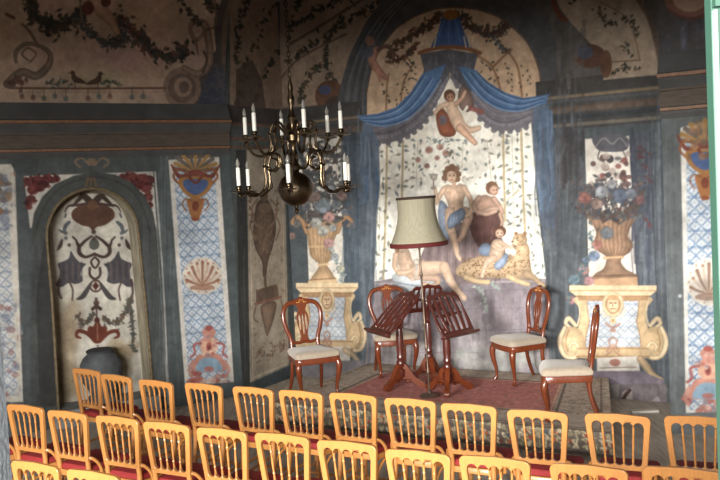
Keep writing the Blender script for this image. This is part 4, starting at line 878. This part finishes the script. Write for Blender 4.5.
# front wall with the door we look through and a tall window opening on each side of it
def fw(name, x0, x1, z0, z1, m='plaster'):
    prism(name, [(x0, 1.4), (x1, 1.4), (x1, YF), (x0, YF)], z0, z1, m)
DL, DR = -.686, .74
fw('wall_front', -5.1, -4.3, 0, ZC); fw('wall_front_pier_left', -1.5, DL, 0, ZC); fw('wall_front_pier_right', DR, 1.5, 0, ZC); fw('wall_front_end', 4.1, 4.75, 0, ZC)
for i, (a, b) in enumerate(((-4.3, -1.5), (1.5, 4.1))):
    fw('wall_front_sill_%s' % 'ab'[i], a, b, 0, .9); fw('wall_front_lintel_%s' % 'ab'[i], a, b, 3.0, ZC)
fw('wall_front_door_sill', DL, DR, 0, .8); fw('wall_front_door_lintel', DL, DR, 2.95, ZC)
# green glazed door leaf at the right jamb
b = mb('green'); b.box((.66, 1.5465, 1.9), (.1072, .027, 2.1)); b.box((.66, 1.527, 2.79), (.104, .02, .32)); b.box((.646, 1.530, 1.74), (.066, .008, 1.77))
d = struct(b.build('door_1', smooth=0))
b = mb('bead'); b.box((.6105, 1.5285, 1.74), (.005, .013, 1.77)); struct(b.build('door_1_bead', d, smooth=0))
b = mb('glass'); b.box((.697, 1.529, 1.74), (.034, .006, 1.77)); struct(b.build('door_1_glass', d, smooth=0))

# cornice mouldings
PROF = [(0, 2.86, 'corn_dark'), (.02, 2.90, 'corn_dark'), (.02, 2.925, 'corn_gilt'), (.045, 2.93, 'corn_gilt'), (.045, 2.955, 'corn_dark'), (.03, 2.965, 'corn_mid'), (.04, 3.10, 'corn_mid'), (.055, 3.105, 'corn_mid'), (.055, 3.125, 'corn_dark'),
        (.09, 3.19, 'corn_dark'), (.10, 3.215, 'corn_gilt'), (.125, 3.22, 'corn_gilt'), (.125, 3.25, 'corn_dark'), (.10, 3.262, 'corn_dark'), (.05, 3.38, 'corn_dark'), (.03, 3.44, 'corn_dark'), (0, 3.44, 'corn_dark')]
def cornice(name, O, T, IN, u0, u1):
    b = MB()
    for k in range(len(PROF) - 1):
        q0, z0, m = PROF[k]; q1, z1, _ = PROF[k + 1]
        A = O + T * u0; B = O + T * u1
        b.use(M[m]).add([(*(A + IN * q0), z0), (*(B + IN * q0), z0), (*(B + IN * q1), z1), (*(A + IN * q1), z1)], [(0, 1, 2, 3)])
    for u in (u0, u1):
        A = O + T * u; b.use(M['corn_dark']).add([(*(A + IN * q), z) for q, z, _ in PROF], [tuple(range(len(PROF)))])
    return struct(b.build(name, smooth=0))
cornice('trim_1', P1, W1T, W1N, .0, 4.2)
cornice('trim_2', P6, t2, -n2, 0, 2.1)
# niche: reveal, gilt frame, stone floor
def wp(u, z, q=0): p = P1 + W1T * u + W1N * q; return (p[0], p[1], z)
b = mb('reveal'); n_ = len(OPU)
vs = [wp(u, z, .0) for u, z in OPU] + [wp(u, z, -ND) for u, z in OPU]
b.add(vs, [(i, i + 1, n_ + i + 1, n_ + i) for i in range(n_ - 1)]); struct(b.build('wall_niche_reveal'))
b = mb('gilt'); b.tube([wp(u, z, .0) for u, z in OPU], .016, 8); struct(b.build('trim_3'))
ua, ub = OPU[-1][0], OPU[0][0]
cx = np.array([P1 + W1T * u + W1N * q for u, q in ((ua - .06, .07), (ub + .06, .07), (ub + .06, -ND - .05), (ua - .06, -ND - .05))])
prism('floor_niche', cx, 0, .18, 'stone')

# ------------------------------------------------------------------ stage and carpet
NF = -2.12
SL = .05
def sright(n_): return 3.0 + .6 * min(1, max(0, n_ / NF))
stg = prism('stage_platform', [plan(SL + .012, -.012), plan(SL + .012, NF + .012), plan(sright(NF) - .012, NF + .012), plan(sright(0) - .012, -.012)], 0, ZS - .008, 'stagewood', False)
tag(stg, 'low wooden stage platform in front of the mural, under the patterned carpet', 'stage')
class Flat(Canvas):
    def cells(s, pts): return np.asarray(pts, float).reshape(-1, 2) / s.res, 1 / s.res
cr = Flat((0, 0), (1, 0), (0, 1), 0, 3.6, 0, 2.33, .0115, None, (164, 152, 140), 5)
def paint_rug():
    c = cr; rng.seed(77)          # x across 0..3.6, y from the wall 0 to the front edge 2.12, then the drop
    c.poly([(.55, .42), (3.02, .42), (3.02, 1.62), (.55, 1.62)], (168, 112, 106))
    GB = [(172, 160, 142), (120, 108, 96), (160, 110, 96), (104, 100, 92), (186, 172, 150)]
    for _ in range(900):
        x, y = rng.uniform(0, 3.6), rng.uniform(0, 2.1)
        if .58 < x < 2.98 and .45 < y < 1.58: continue
        q = rng.random() * 6.28; r = rng.uniform(.02, .05)
        c.stroke([(x + r * math.cos(q), y + r * math.sin(q)), (x + r * math.cos(q + 1.6), y + r * math.sin(q + 1.6)), (x + r * math.cos(q + 3), y + r * math.sin(q + 3))], .014, rng.choice(GB), .7)
    for _ in range(260):
        x, y = rng.uniform(.6, 2.98), rng.uniform(.46, 1.58); c.ell(x, y, rng.uniform(.012, .03), rng.uniform(.012, .03), rng.choice([(150, 96, 92), (182, 126, 116), (140, 108, 102), (176, 150, 136)]), .6)
    for (a, w, col) in ((.50, .03, (96, 84, 78)), (.56, .014, (196, 180, 156)), (.06, .02, (104, 92, 84))):
        c.stroke([(a, a * .8), (3.56 - a, a * .8), (3.56 - a, 2.1 - a * .9), (a, 2.1 - a * .9), (a, a * .8)], w, col, .85, sm=False)
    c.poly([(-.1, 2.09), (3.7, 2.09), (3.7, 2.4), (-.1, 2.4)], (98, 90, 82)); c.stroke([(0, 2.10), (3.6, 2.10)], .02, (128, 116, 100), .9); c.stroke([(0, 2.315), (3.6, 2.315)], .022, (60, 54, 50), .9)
    x = .05
    while x < 3.6:
        for yy in (2.15, 2.21, 2.27):
            q = rng.random() * 6.28; r = rng.uniform(.022, .036); xx = x + rng.uniform(-.02, .02)
            c.stroke([(xx + r * math.cos(q), yy + r * math.sin(q)), (xx + r * math.cos(q + 1.8), yy + r * math.sin(q + 1.8)), (xx + .6 * r * math.cos(q + 3.4), yy + .6 * r * math.sin(q + 3.4)), (xx, yy)], .013, rng.choice([(206, 192, 160), (190, 172, 136), (222, 208, 176), (160, 150, 120)]), .95)
            if rng.random() < .5: c.ell(xx + .03, yy + .01, .018, .016, rng.choice([(150, 66, 48), (176, 96, 62), (96, 104, 70), (120, 52, 46), (70, 84, 96)]), .9)
        x += .072
paint_rug()
def rug_points():
    nz, nu = cr.nz, cr.nu; P = np.zeros((nz, nu, 3))
    for r in range(nz):
        v = r * cr.res; drop = max(0, v - 2.125); nn = -.02 - min(v, 2.125) * (abs(NF) - .01) / 2.125 - (.012 if drop > 0 else 0); z = ZS + .004 - drop
        a = np.linspace(0, 1, nu); s_ = SL + a * (sright(nn) - SL)
        xy = B0[None] + s_[:, None] * t2[None] + nn * n2[None]
        wob = .006 * np.sin(a * 60) * (drop / .2)
        P[r, :, :2] = xy - n2[None] * wob[:, None]; P[r, :, 2] = z
    return P
ob = grid_obj('carpet', rug_points(), np.clip(1.16 * cr.img * (1 + .16 * (vnoise(cr.nz, cr.nu, 3, 3) - .5))[..., None], 0, 1), M['rug'])
md = ob.modifiers.new('thick', 'SOLIDIFY'); md.thickness = .006; md.offset = 0
tag(ob, 'oriental carpet with red field and scroll border, hanging over the stage front', 'carpet')

# pale board lying by the wall at the right end of the stage
a_ = (2.62, 8.93)
o = mb('whiteboard').box((0, 0, .0125), (.27, .09, .025)).build('wooden_board', bevel=.004)
o.location = (2.76, 8.95, 0); o.rotation_euler = (0, 0, -.06)
tag(o, 'short pale board on the floor below the right painted pedestal', 'board')

# urn in the niche
uo = cw.uz([(104, 372)])[0][0]
pu = P1 + W1T * uo[0] + W1N * (-.10)
ur = empty('stone_urn', (pu[0], pu[1], .18), 0, 'dark grey lidded stone urn standing in the arched wall niche', 'urn')
mb('iron').lathe([(.15, 0), (.17, .02), (.17, .05), (.13, .09), (.15, .14), (.21, .24), (.232, .33), (.225, .42), (.19, .49), (.14, .535), (.128, .55)], 28).build('body', ur)
mb('irondark').lathe([(.126, .545), (.15, .55), (.152, .572), (.13, .585), (.03, .59)], 28).build('lid', ur)
# ------------------------------------------------------------------ audience chairs
def yb(z): return -.205 - (z - .46) * .0667
def arc_chain(xs, z, dz, up, seg=6):
    out = []
    for i in range(len(xs) - 1):
        a, b_ = xs[i], xs[i + 1]
        for k in range(seg + (1 if i == len(xs) - 2 else 0)):
            t = k / seg; th = PI * t
            out.append((a + (b_ - a) * (1 - math.cos(th)) / 2, z + up * dz * math.sin(th) ** .75))
    return out
def make_chair():
    t = empty('banquet_chair', (0, 0, 0))
    hw = lambda z: .168 + (z - .535) * (.032 / .35)
    top = .89
    outer = [(-hw(.535), .535), (hw(.535), .535)]
    for k in range(6): a = PI / 2 * k / 5; outer.append((hw(top) - .035 + .035 * math.cos(a), top - .035 + .035 * math.sin(a) - .004))
    outer.append((0, top + .004))
    for k in range(6): a = PI / 2 + PI / 2 * k / 5; outer.append((-hw(top) + .035 + .035 * math.cos(a), top - .035 + .035 * math.sin(a) - .004))
    iw = lambda z: hw(z) - .034
    zb, zt = .592, .806
    xb = [-iw(zb) + 2 * iw(zb) * i / 5 for i in range(6)]; xt = [iw(zt) - 2 * iw(zt) * i / 5 for i in range(6)]
    hole = arc_chain(xb, zb + .006, .034, -1) + arc_chain(xt, zt - .004, .042, 1)
    mb('beech').plate(outer, [hole], .026, lambda a, z, d: (a, yb(z) + d, z)).build('back_frame', t, smooth=35, bevel=.005)
    for i in range(1, 5):
        x0, x1 = xb[i], -xt[i] * -1
        x1 = xt[5 - i]
        P = lambda f: (x0 + (x1 - x0) * f, yb(zb + (zt - zb) * f), zb - .008 + (zt - zb + .016) * f)
        fr = [0, .12, .17, .2, .23, .28, .5, .72, .77, .8, .83, .88, 1]; rr = [.0075, .007, .006, .0095, .006, .0058, .0078, .0058, .006, .0095, .006, .007, .0075]
        mb('beech').tube([P(f) for f in fr], rr, 8).build('spindle', t)
    for s_ in (-1, 1):      # rear leg runs on from the back post
        pts = [(s_ * .150, yb(.56), .56), (s_ * .150, yb(.46), .46), (s_ * .155, -.225, .25), (s_ * .165, -.265, 0)]
        mb('beech').tube(spline(pts, 4), [.019] * 5 + [.018] * 4 + [.016] * 4, 10).build('leg', t)
    for s_ in (-1, 1):
        pr = [(.013, 0), (.016, .01), (.018, .12), (.023, .15), (.018, .17), (.021, .3), (.024, .34), (.018, .36), (.022, .40), (.022, .43)]
        mb('beech').lathe(pr, 12, Matrix.Translation((s_ * .18, .175, 0))).build('leg', t)
    sq = []
    for (x, y) in ((-.165, -.215), (.165, -.215), (.205, .19), (-.205, .19)): sq.append((x, y))
    def rounded(q, r, n=5):
        out = []
        for i in range(4):
            p = np.array(q[i]); a = np.array(q[i - 1]); c = np.array(q[(i + 1) % 4])
            da = (a - p) / np.linalg.norm(a - p); dc = (c - p) / np.linalg.norm(c - p)
            for k in range(n): f = k / (n - 1); out.append(tuple((p + da * r * (1 - f) ** 2 + dc * r * f ** 2)))
        return out
    def loft(m, levels, name, bevel=0):
        q = rounded(sq, .05); n = len(q); c = np.mean(q, 0); b = mb(m); vs = []; fs = []
        for sc, z in levels: vs += [(c[0] + (p[0] - c[0]) * sc, c[1] + (p[1] - c[1]) * sc, z) for p in q]
        for k in range(len(levels) - 1): fs += [(k * n + i, k * n + (i + 1) % n, (k + 1) * n + (i + 1) % n, (k + 1) * n + i) for i in range(n)]
        fs.append(tuple(range(n))[::-1]); e = (len(levels) - 1) * n; fs.append(tuple(range(e, e + n)))
        b.add(vs, fs); return b.build(name, t)
    loft('beech', [(.97, .405), (1, .41), (1, .445), (.98, .45)], 'seat_frame')
    loft('redpad', [(.9, .449), (.955, .455), (.96, .475), (.9, .492), (.6, .5), (.2, .503)], 'seat_cushion')
    for s_ in (-1, 1):
        mb('beech').tube(spline([(s_ * .155, yb(.56), .565), (s_ * .185, -.185, .55), (s_ * .203, -.15, .50), (s_ * .203, -.13, .44), (s_ * .196, -.12, .41)], 5), .0125, 8).build('bracket', t)
        mb('beech').tube(spline([(s_ * .156, -.225, .24), (s_ * .162, -.19, .33), (s_ * .17, -.13, .385), (s_ * .178, -.05, .405)], 5), .0105, 8).build('brace', t)
    mb('beech').tube([(-.17, -.02, .20), (.17, -.02, .20)], .011, 8).build('stretcher', t)
    for s_ in (-1, 1): mb('beech').tube([(s_ * .18, .175, .22), (s_ * .158, -.235, .18)], .011, 8).build('stretcher', t)
    return t
ROWA = [(-2.5, 8.01), (-2.14, 7.66), (-1.73, 7.34), (-1.3, 7.11), (-.88, 6.88), (-.5, 6.67), (-.11, 6.49), (.29, 6.24), (.67, 6.0), (1.08, 5.74), (1.54, 5.55), (1.99, 5.40)]
ROWB = [(-2.97, 6.93), (-2.55, 6.66), (-2.15, 6.39), (-1.73, 6.15), (-1.34, 5.91), (-.94, 5.68), (-.54, 5.48), (-.14, 5.24), (.26, 4.98), (.66, 4.79), (1.11, 4.57), (1.56, 4.45)]
ROWC = [(-1.93, 5.13), (-1.53, 4.90)]
ORD = ['first', 'second', 'third', 'fourth', 'fifth', 'sixth', 'seventh', 'eighth', 'ninth', 'tenth', 'eleventh', 'twelfth']
proto = make_chair(); used = False
for row, th, dth, txt, grp in ((ROWA, .543, -.0516, 'in the row nearest the stage', 'chairs in the row nearest the stage'), (ROWB, .503, -.018, 'in the middle row', 'chairs in the middle row'), (ROWC, .503, -.018, 'in the row behind the middle row', 'chairs in the rearmost row')):
    for i, (x, y) in enumerate(row):
        a = th + dth * x
        o = proto if not used else copy_tree(proto); used = True
        o.location = (x + math.sin(a) * .234, y + math.cos(a) * .234, 0); o.rotation_euler = (0, 0, -a)
        tag(o, 'honey wood spindle-back chair, %s from the left %s' % (ORD[i], txt), 'chair', grp)

# ------------------------------------------------------------------ balloon-back chairs on the stage
def make_stage_chair():
    t = empty('balloon_back_chair', (0, 0, 0))
    yk = lambda z: -.205 - max(0, z - .44) * .15
    def outline(fw, rw, fy, ry):
        pts = [(-fw * .5, fy * .86), (-fw * .3, fy), (0, fy * 1.05), (fw * .3, fy), (fw * .5, fy * .86), (fw * .47, 0), (rw * .5, ry * .93), (rw * .42, ry), (0, ry * 1.02), (-rw * .42, ry), (-rw * .5, ry * .93), (-fw * .47, 0)]
        return spline(pts, 4, True)
    q = outline(.48, .40, .22, -.215); n = len(q)
    def loft(m, lv, name):
        vs = []; fs = []
        for sc, z, dome in lv: vs += [(p[0] * sc, p[1] * sc, z) for p in q]
        for k in range(len(lv) - 1): fs += [(k * n + i, k * n + (i + 1) % n, (k + 1) * n + (i + 1) % n, (k + 1) * n + i) for i in range(n)]
        fs.append(tuple(range(n))[::-1]); e = (len(lv) - 1) * n; fs.append(tuple(range(e, e + n)))
        return mb(m).add(vs, fs).build(name, t)
    loft('mahog', [(.95, .355, 0), (.99, .36, 0), (1.0, .41, 0), (.98, .418, 0)], 'seat_rail')
    loft('cream', [(.96, .416, 0), (1.02, .425, 0), (1.03, .45, 0), (.98, .472, 0), (.85, .487, 0), (.6, .496, 0), (.25, .5, 0)], 'seat_cushion')
    for s_ in (-1, 1):
        mb('mahog').tube(spline([(s_ * .205, .175, .40), (s_ * .222, .197, .33), (s_ * .217, .193, .24), (s_ * .198, .172, .12), (s_ * .196, .17, .05), (s_ * .208, .19, .006)], 5), spline_r([.03, .034, .028, .018, .016, .021], 5), 12).build('leg', t)
        mb('mahog').tube(spline([(s_ * .165, -.19, .41), (s_ * .165, -.195, .25), (s_ * .172, -.235, .1), (s_ * .18, -.275, .004)], 5), spline_r([.021, .021, .019, .016], 5), 10).build('leg', t)
    prof = [(-.160, .40), (-.148, .50), (-.155, .58), (-.19, .68), (-.212, .78), (-.205, .87), (-.163, .935), (-.09, .958), (0, .972)]
    prof = prof + [(-x, z) for x, z in prof[-2::-1]]
    P = [(p[0], yk(p[1]), p[1]) for p in spline(prof, 5)]
    mb('mahog').tube(P, .025, 12, flat=(1.0, .8)).build('back_frame', t)
    cres = [(-.10, .935), (-.06, .925), (0, .915), (.06, .925), (.10, .935), (.105, .965), (.07, .985), (.035, .992), (.015, 1.006), (0, 1.01), (-.015, 1.006), (-.035, .992), (-.07, .985), (-.105, .965)]
    cs = [tuple(p) for p in spline(cres, 3, True)]
    cb_ = mb('mahog').plate(cs, [], .034, lambda a, z, d: (a, yk(z) + d, z)).build('crest', t, bevel=.006)
    car = mb('inlay')
    for s_ in (-1, 1):
        for fx, fz, r in ((0, .962, .015), (s_ * .028, .957, .011), (s_ * .05, .953, .009), (s_ * .016, .978, .009)):
            for sd in (-1, 1): car.lathe([(r, -.003), (r * .7, .003), (r * .1, .006)], 8, Matrix.Translation((fx, yk(fz) + sd * .019, fz)) @ Matrix.Rotation(-sd * PI / 2, 4, 'X'))
    car.build('carving', cb_)
    spl = [(-.05, .535), (.05, .535), (.04, .585), (.048, .66), (.066, .74), (.066, .81), (.04, .87), (.055, .93), (-.055, .93), (-.04, .87), (-.066, .81), (-.066, .74), (-.048, .66), (-.04, .585)]
    def slot(cx_, w, z0, z1): return [(cx_ + w * math.cos(a_), (z0 + z1) / 2 + (z1 - z0) / 2 * math.sin(a_)) for a_ in np.linspace(0, 2 * PI, 14, endpoint=False)]
    sp = [tuple(p) for p in spline(spl, 3, True)]
    mb('mahog').plate(sp, [slot(-.036, .011, .65, .83), slot(0, .010, .60, .84), slot(.036, .011, .65, .83)], .014, lambda a, z, d: (a, yk(z) + d, z)).build('splat', t, bevel=.002)
    mb('mahog').tube(spline([(-.15, yk(.54), .545), (-.07, yk(.53), .525), (0, yk(.53), .535), (.07, yk(.53), .525), (.15, yk(.54), .545)], 5), .017, 8).build('cross_rail', t)
    return t
def spline_r(r, n): return [float(v[0]) for v in spline([(x,) for x in r], n)]
sc0 = make_stage_chair()
SEATS = [((-.565, 9.47), (.38, -.92), 'mahogany balloon-back chair with cream seat, in front of the left painted pedestal'),
         ((.325, 10.34), (.16, -.98), 'mahogany balloon-back chair with cream seat, behind the slanted left music stand'),
         ((1.635, 9.60), (-.94, -.33), 'mahogany balloon-back chair turned sideways by the right edge of the mural'),
         ((1.785, 8.02), (-.98, .2), 'mahogany balloon-back chair in profile, in front of the right painted pedestal')]
for i, ((x, y), d, lb) in enumerate(SEATS):
    o = sc0 if i == 0 else copy_tree(sc0)
    o.location = (x, y, ZS + .015); o.rotation_euler = (0, 0, math.atan2(d[1], d[0]) - PI / 2)
    tag(o, lb, 'chair', 'balloon-back chairs on the stage')

# ------------------------------------------------------------------ music stands
def make_stand(tilt, w, h, zc, fwd, fr, fa):
    """tilt: angle of the desk from the vertical; zc: height of its middle"""
    t = empty('music_stand', (0, 0, 0))
    ctop = zc - .03
    pr = [(.036, .10), (.052, .12), (.054, .19), (.036, .21), (.048, .24), (.052, .27), (.034, .30), (.044, .32), (.036, .35), (.043, .42), (.040, .56), (.032, .63), (.044, .645), (.03, .66), (.032, ctop - .1), (.042, ctop - .08), (.03, ctop - .06), (.026, ctop)]
    mb('darkmahog').lathe(pr, 16).build('column', t)
    fo = spline([(.02, .25), (.07, .24), (.115, .18), (.15, .125), (.205, .085), (.255, .06), (.275, .025), (.262, 0), (.20, 0), (.185, .02), (.15, .05), (.10, .07), (.07, .06), (.05, .09), (.02, .10)], 3, True)
    for k in range(3):
        R = Matrix.Rotation(2 * PI * k / 3 + PI / 2 + fa, 4, 'Z')
        mb('mahog').plate([(p[0] * fr / .275, p[1]) for p in fo], [], .05, lambda x, z, d, R=R: R @ Vector((x, d, z))).build('leg', t, bevel=.009)
    sn, cs = math.sin(tilt), math.cos(tilt)
    ev = Vector((0, sn, -cs)); ew = Vector((1, 0, 0)); en = Vector((0, cs, sn)); ct = Vector((0, fwd, zc))
    out = [(-w, -h), (w, -h), (w * 1.02, -h * .3), (w * .96, h * .3), (w * .98, h * .72), (w * .80, h * .98), (w * .5, h * .93), (w * .2, h * 1.0), (0, h * 1.10), (-w * .2, h * 1.0), (-w * .5, h * .93), (-w * .80, h * .98), (-w * .98, h * .72), (-w * .96, h * .3), (-w * 1.02, -h * .3)]
    holes = []
    for i in range(5):
        cx_ = (-.68 + .34 * i) * w; hwid = .105 * w; bow = .10 * w * (i - 2) / 2
        lo, hi = -h * .76, h * (.70 if abs(cx_) > .5 * w else .80)
        A = [(cx_ - hwid + bow * math.sin(PI * f), lo + (hi - lo) * f) for f in np.linspace(0, 1, 7)]; B = [(x + 2 * hwid, z) for x, z in A]
        holes.append(B + A[::-1])
    dk = mb('darkmahog').plate(out, holes, .018, lambda a, v, d: ct + ew * a - ev * v + en * d).build('desk', t, bevel=.003)
    mb('darkmahog').plate([(-w - .03, -.014), (w + .03, -.014), (w + .03, .014), (-w - .03, .014)], [], .06, lambda a, v, d: ct + ew * a + ev * (h + v) + en * (d + .025)).build('ledge', dk, bevel=.005)
    mb('darkmahog').tube([(0, 0, ctop - .01), ct - en * .01], [.026, .03], 10).build('tilt_joint', t)
    mb('darkmahog').tube([ct - ew * w * .8 - en * .018, ct + ew * w * .8 - en * .018], .014, 8).build('cross_bar', dk)
    return t
STANDS = [((.37, 9.60), (-.91, -.41), (.80, .25, .29, .80, .04, .265, .35), 'dark wooden music stand, its desk sloping left towards the left pedestal'),
          ((.70, 9.92), (-.25, .97), (.5, .175, .17, .90, .02, .22, 1.0), 'dark wooden music stand turned to the wall, between the other two stands'),
          ((.84, 9.28), (.68, -.73), (.50, .245, .245, .815, .06, .275, -.92), 'dark wooden music stand with its slatted desk turned right, beside the lamp')]
for (x, y), d, par, lb in STANDS:
    o = make_stand(*par)
    o.location = (x, y, ZS + .015); o.rotation_euler = (0, 0, math.atan2(d[1], d[0]) - PI / 2)
    tag(o, lb, 'music stand', 'wooden music stands on the stage')

# ------------------------------------------------------------------ floor lamp
lx, ly = .63, 9.12
lp = empty('floor_lamp', (lx, ly, ZS + .012), 0, 'tall floor lamp with a beige fabric shade and dark red trim', 'lamp')
lp.rotation_euler = (0, -.024, 0)
mb('pole').lathe([(.10, 0), (.103, .01), (.09, .022), (.03, .035), (.018, .06)], 24).build('base', lp)
pr = [(.011, .05)]
for z in (.25, .5, .75, 1.0, 1.25): pr += [(.010, z - .03), (.016, z - .012), (.018, z), (.016, z + .012), (.010, z + .03)]
pr += [(.010, 1.5), (.016, 1.52), (.009, 1.55), (.009, 1.95)]
mb('pole').lathe(pr, 12).build('pole', lp)
def shade_prof(off=0):
    out = []
    for k in range(13):
        f = k / 12; out.append((.29 - .095 * f - .045 * math.sin(PI * f) * .9 + off, 1.56 + .47 * f))
    return out
sh = MB().use(M['shade']); n = 60; vs = []; fs = []; prf = shade_prof()
for r, z in prf:
    for i in range(n): a = 2 * PI * i / n; rr = r * (1 - .012 * abs(math.sin(a * 5)) + .004 * math.cos(a * 30)); vs.append((rr * math.cos(a), rr * math.sin(a), z))
for k in range(len(prf) - 1): fs += [(k * n + i, k * n + (i + 1) % n, (k + 1) * n + (i + 1) % n, (k + 1) * n + i) for i in range(n)]
so = sh.add(vs, fs).build('lamp_shade', lp); md = so.modifiers.new('thick', 'SOLIDIFY'); md.thickness = .003
def ring(m, r, z, h, name, par):
    b = mb(m); b.lathe([(r + .002, z), (r + .007, z + .004), (r + .007, z + h - .004), (r + .002, z + h), (r - .006, z + h), (r - .006, z), (r + .002, z)], 48, cap=False); return b.build(name, par)
ring('redtrim', .290, 1.535, .045, 'lower_trim', so); ring('darktrim', .196, 2.012, .024, 'upper_trim', so)
b = mb('pole')
for k in range(3): a = 2 * PI * k / 3; b.tube([(0, 0, 1.93), (.19 * math.cos(a), .19 * math.sin(a), 2.02)], .004, 6)
b.build('shade_carrier', lp)
mb('bulb').lathe([(.012, 1.72), (.02, 1.74), (.03, 1.80), (.022, 1.84), (.004, 1.86)], 14).build('bulb', lp)

# ------------------------------------------------------------------ chandelier
CD = 8.4
chx = (298.5 - 360) / 905 * CD
ch = empty('chandelier', (chx, CD, 2.20), 0, 'large brass chandelier with two tiers of white electric candles and a ball', 'chandelier')
Z0 = -2.20
mb('brass').lathe([(.012, 2.215 + Z0), (.02, 2.23 + Z0), (.016, 2.245 + Z0), (.024, 2.245 + Z0)] + [(.160 * math.sin(a) + .002, 2.40 + Z0 - .160 * math.cos(a)) for a in np.linspace(.2, PI - .2, 18)] + [(.03, 2.535 + Z0), (.04, 2.55 + Z0), (.026, 2.565 + Z0)], 32).build('ball', ch)
mb('brass').lathe([(.012, 2.175 + Z0), (.02, 2.185 + Z0), (.022, 2.20 + Z0), (.012, 2.215 + Z0)], 12).build('finial', ch)
mb('brass').lathe([(.03, 2.56 + Z0), (.055, 2.58 + Z0), (.06, 2.61 + Z0), (.035, 2.64 + Z0), (.022, 2.68 + Z0), (.04, 2.72 + Z0), (.026, 2.76 + Z0), (.03, 2.82 + Z0), (.058, 2.85 + Z0), (.058, 2.90 + Z0), (.03, 2.93 + Z0), (.02, 2.98 + Z0), (.036, 3.03 + Z0), (.045, 3.06 + Z0), (.024, 3.10 + Z0), (.018, 3.16 + Z0), (.032, 3.20 + Z0), (.034, 3.24 + Z0), (.018, 3.28 + Z0), (.026, 3.33 + Z0), (.012, 3.40 + Z0), (.008, 3.44 + Z0)], 20).build('stem', ch)
chn = mb('chain'); z = 3.43 + Z0; k = 0
while z < ZC - .06 + Z0:
    pts = [(.014 * math.cos(a), 0, .03 * math.sin(a)) for a in np.linspace(0, 2 * PI, 12, endpoint=False)]
    chn.tube(pts, .0048, 6, Matrix.Translation((0, 0, z + .026)) @ Matrix.Rotation(k % 2 * PI / 2, 4, 'Z'), closed=True); z += .046; k += 1
chn.lathe([(.05, ZC - .03 + Z0), (.03, ZC - .05 + Z0), (.01, ZC - .07 + Z0)], 12); chn.build('chain', ch)
def make_arm(R, zh, zp, lower):
    arm = bpy.data.objects.new('arm', None)
    if lower: path = [(.04, zh - .02), (.10, zh - .03), (.145, zh + .02), (.16, zh + .09), (.22, zh + .125), (.285, zh + .08), (.29, zh + .0), (.235, zh - .045), (.18, zh - .01), (.185, zh + .055), (.225, zh + .075)], [(.27, zh + .10), (.30, zh + .0), (.29, zh - .13), (.32, zh - .22), (.40, zh - .265), (.49, zh - .24), (R - .01, zp - .045), (R, zp - .01)]
    else: path = [(.04, zh), (.10, zh + .08), (.16, zh + .14), (.21, zh + .12), (.205, zh + .06), (.165, zh + .07), (.175, zh + .105)], [(.19, zh + .13), (.225, zh + .05), (.215, zh - .05), (.25, zh - .13), (.32, zh - .155), (.39, zh - .13), (R - .01, zp - .04), (R, zp - .01)]
    b = mb('brass')
    for i, p in enumerate(path):
        q = spline([(x, 0, z_) for x, z_ in p], 6); b.tube(q, [.0125 - .004 * (k / len(q)) * (1 if i == 0 else 0) for k in range(len(q))], 8)
    for (x, z_) in path[1][1:5:2]: b.lathe([(.012, -.012), (.019, 0), (.012, .012)], 10, Matrix.Translation((x, 0, z_)))
    # leaf spur
    x, z_ = path[1][3]; b.tube(spline([(x, 0, z_), (x - .05, 0, z_ + .03), (x - .045, 0, z_ + .09)], 4), [.008, .008, .008, .007, .007, .006, .005, .004, .002], 6)
    return b, R, zp
def add_arm(R, zh, zp, lower, ang):
    b, R, zp = make_arm(R, zh, zp, lower)
    a = b.build('arm', ch); a.rotation_euler = (0, 0, ang)
    T = Matrix.Translation((R, 0, zp))
    mb('brass').lathe([(.012, -.03), (.02, -.02), (.03, -.012), (.085, .0), (.088, .008), (.08, .008), (.03, -.002), (.018, .004), (.016, .02), (.026, .03), (.026, .045), (.02, .055)], 20, T).build('drip_pan', a)
    mb('candle').lathe([(.0185, .05), (.0185, .215), (.013, .218)], 14, T).build('candle', a)
    mb('bulb').lathe([(.009, .217), (.013, .225), (.0185, .247), (.016, .268), (.007, .29), (.002, .302)], 12, T).build('bulb', a)
    return a
def ring_of(R, zh, zp, lower, off):
    first = None
    for k in range(6):
        phi = math.radians(off + 60 * k); ang = phi - PI / 2      # phi 0 faces the door
        if first is None: first = add_arm(R, zh, zp, lower, ang)
        else:
            c = first.copy(); COL.objects.link(c); c.parent = ch; c.rotation_euler = (0, 0, ang)
            for g in list(first.children): d_ = g.copy(); COL.objects.link(d_); d_.parent = c
ring_of(.555, 2.62 + Z0, 2.40 + Z0, True, -2)
ring_of(.46, 2.875 + Z0, 2.875 + Z0, False, 17)

# ------------------------------------------------------------------ light
def area(name, loc, d, sx, sy, e, col=(1, 1, 1), spread=180):
    l = bpy.data.lights.new(name, 'AREA'); l.shape = 'RECTANGLE'; l.size = sx; l.size_y = sy; l.energy = e; l.color = col; l.spread = math.radians(spread)
    o = bpy.data.objects.new(name, l); COL.objects.link(o); o.location = loc
    o.rotation_euler = Vector(d).to_track_quat('-Z', 'Y').to_euler()
    return o
area('sky_light_left', (-6.4, -4.0, 3.1), (.47, .88, -.10), 3.2, 2.0, 4100, (1, .97, .92))
area('sky_light_door', (-1.3, -5.0, 3.1), (.08, 1, -.10), 4.4, 2.2, 2900, (1, .97, .92))
w = bpy.data.worlds.new('world'); scene.world = w; w.use_nodes = True
bg = w.node_tree.nodes['Background']; bg.inputs[0].default_value = (.75, .85, 1, 1); bg.inputs[1].default_value = .12
scene.view_settings.view_transform = 'Standard'; scene.view_settings.look = 'None'; scene.view_settings.exposure = 0.0; scene.view_settings.gamma = 1; scene.view_settings.use_curve_mapping = False
scene.cycles.max_bounces = 6; scene.cycles.caustics_reflective = False; scene.cycles.caustics_refractive = False
scene.cycles.sample_clamp_indirect = 4
scene.cycles.use_denoising = True
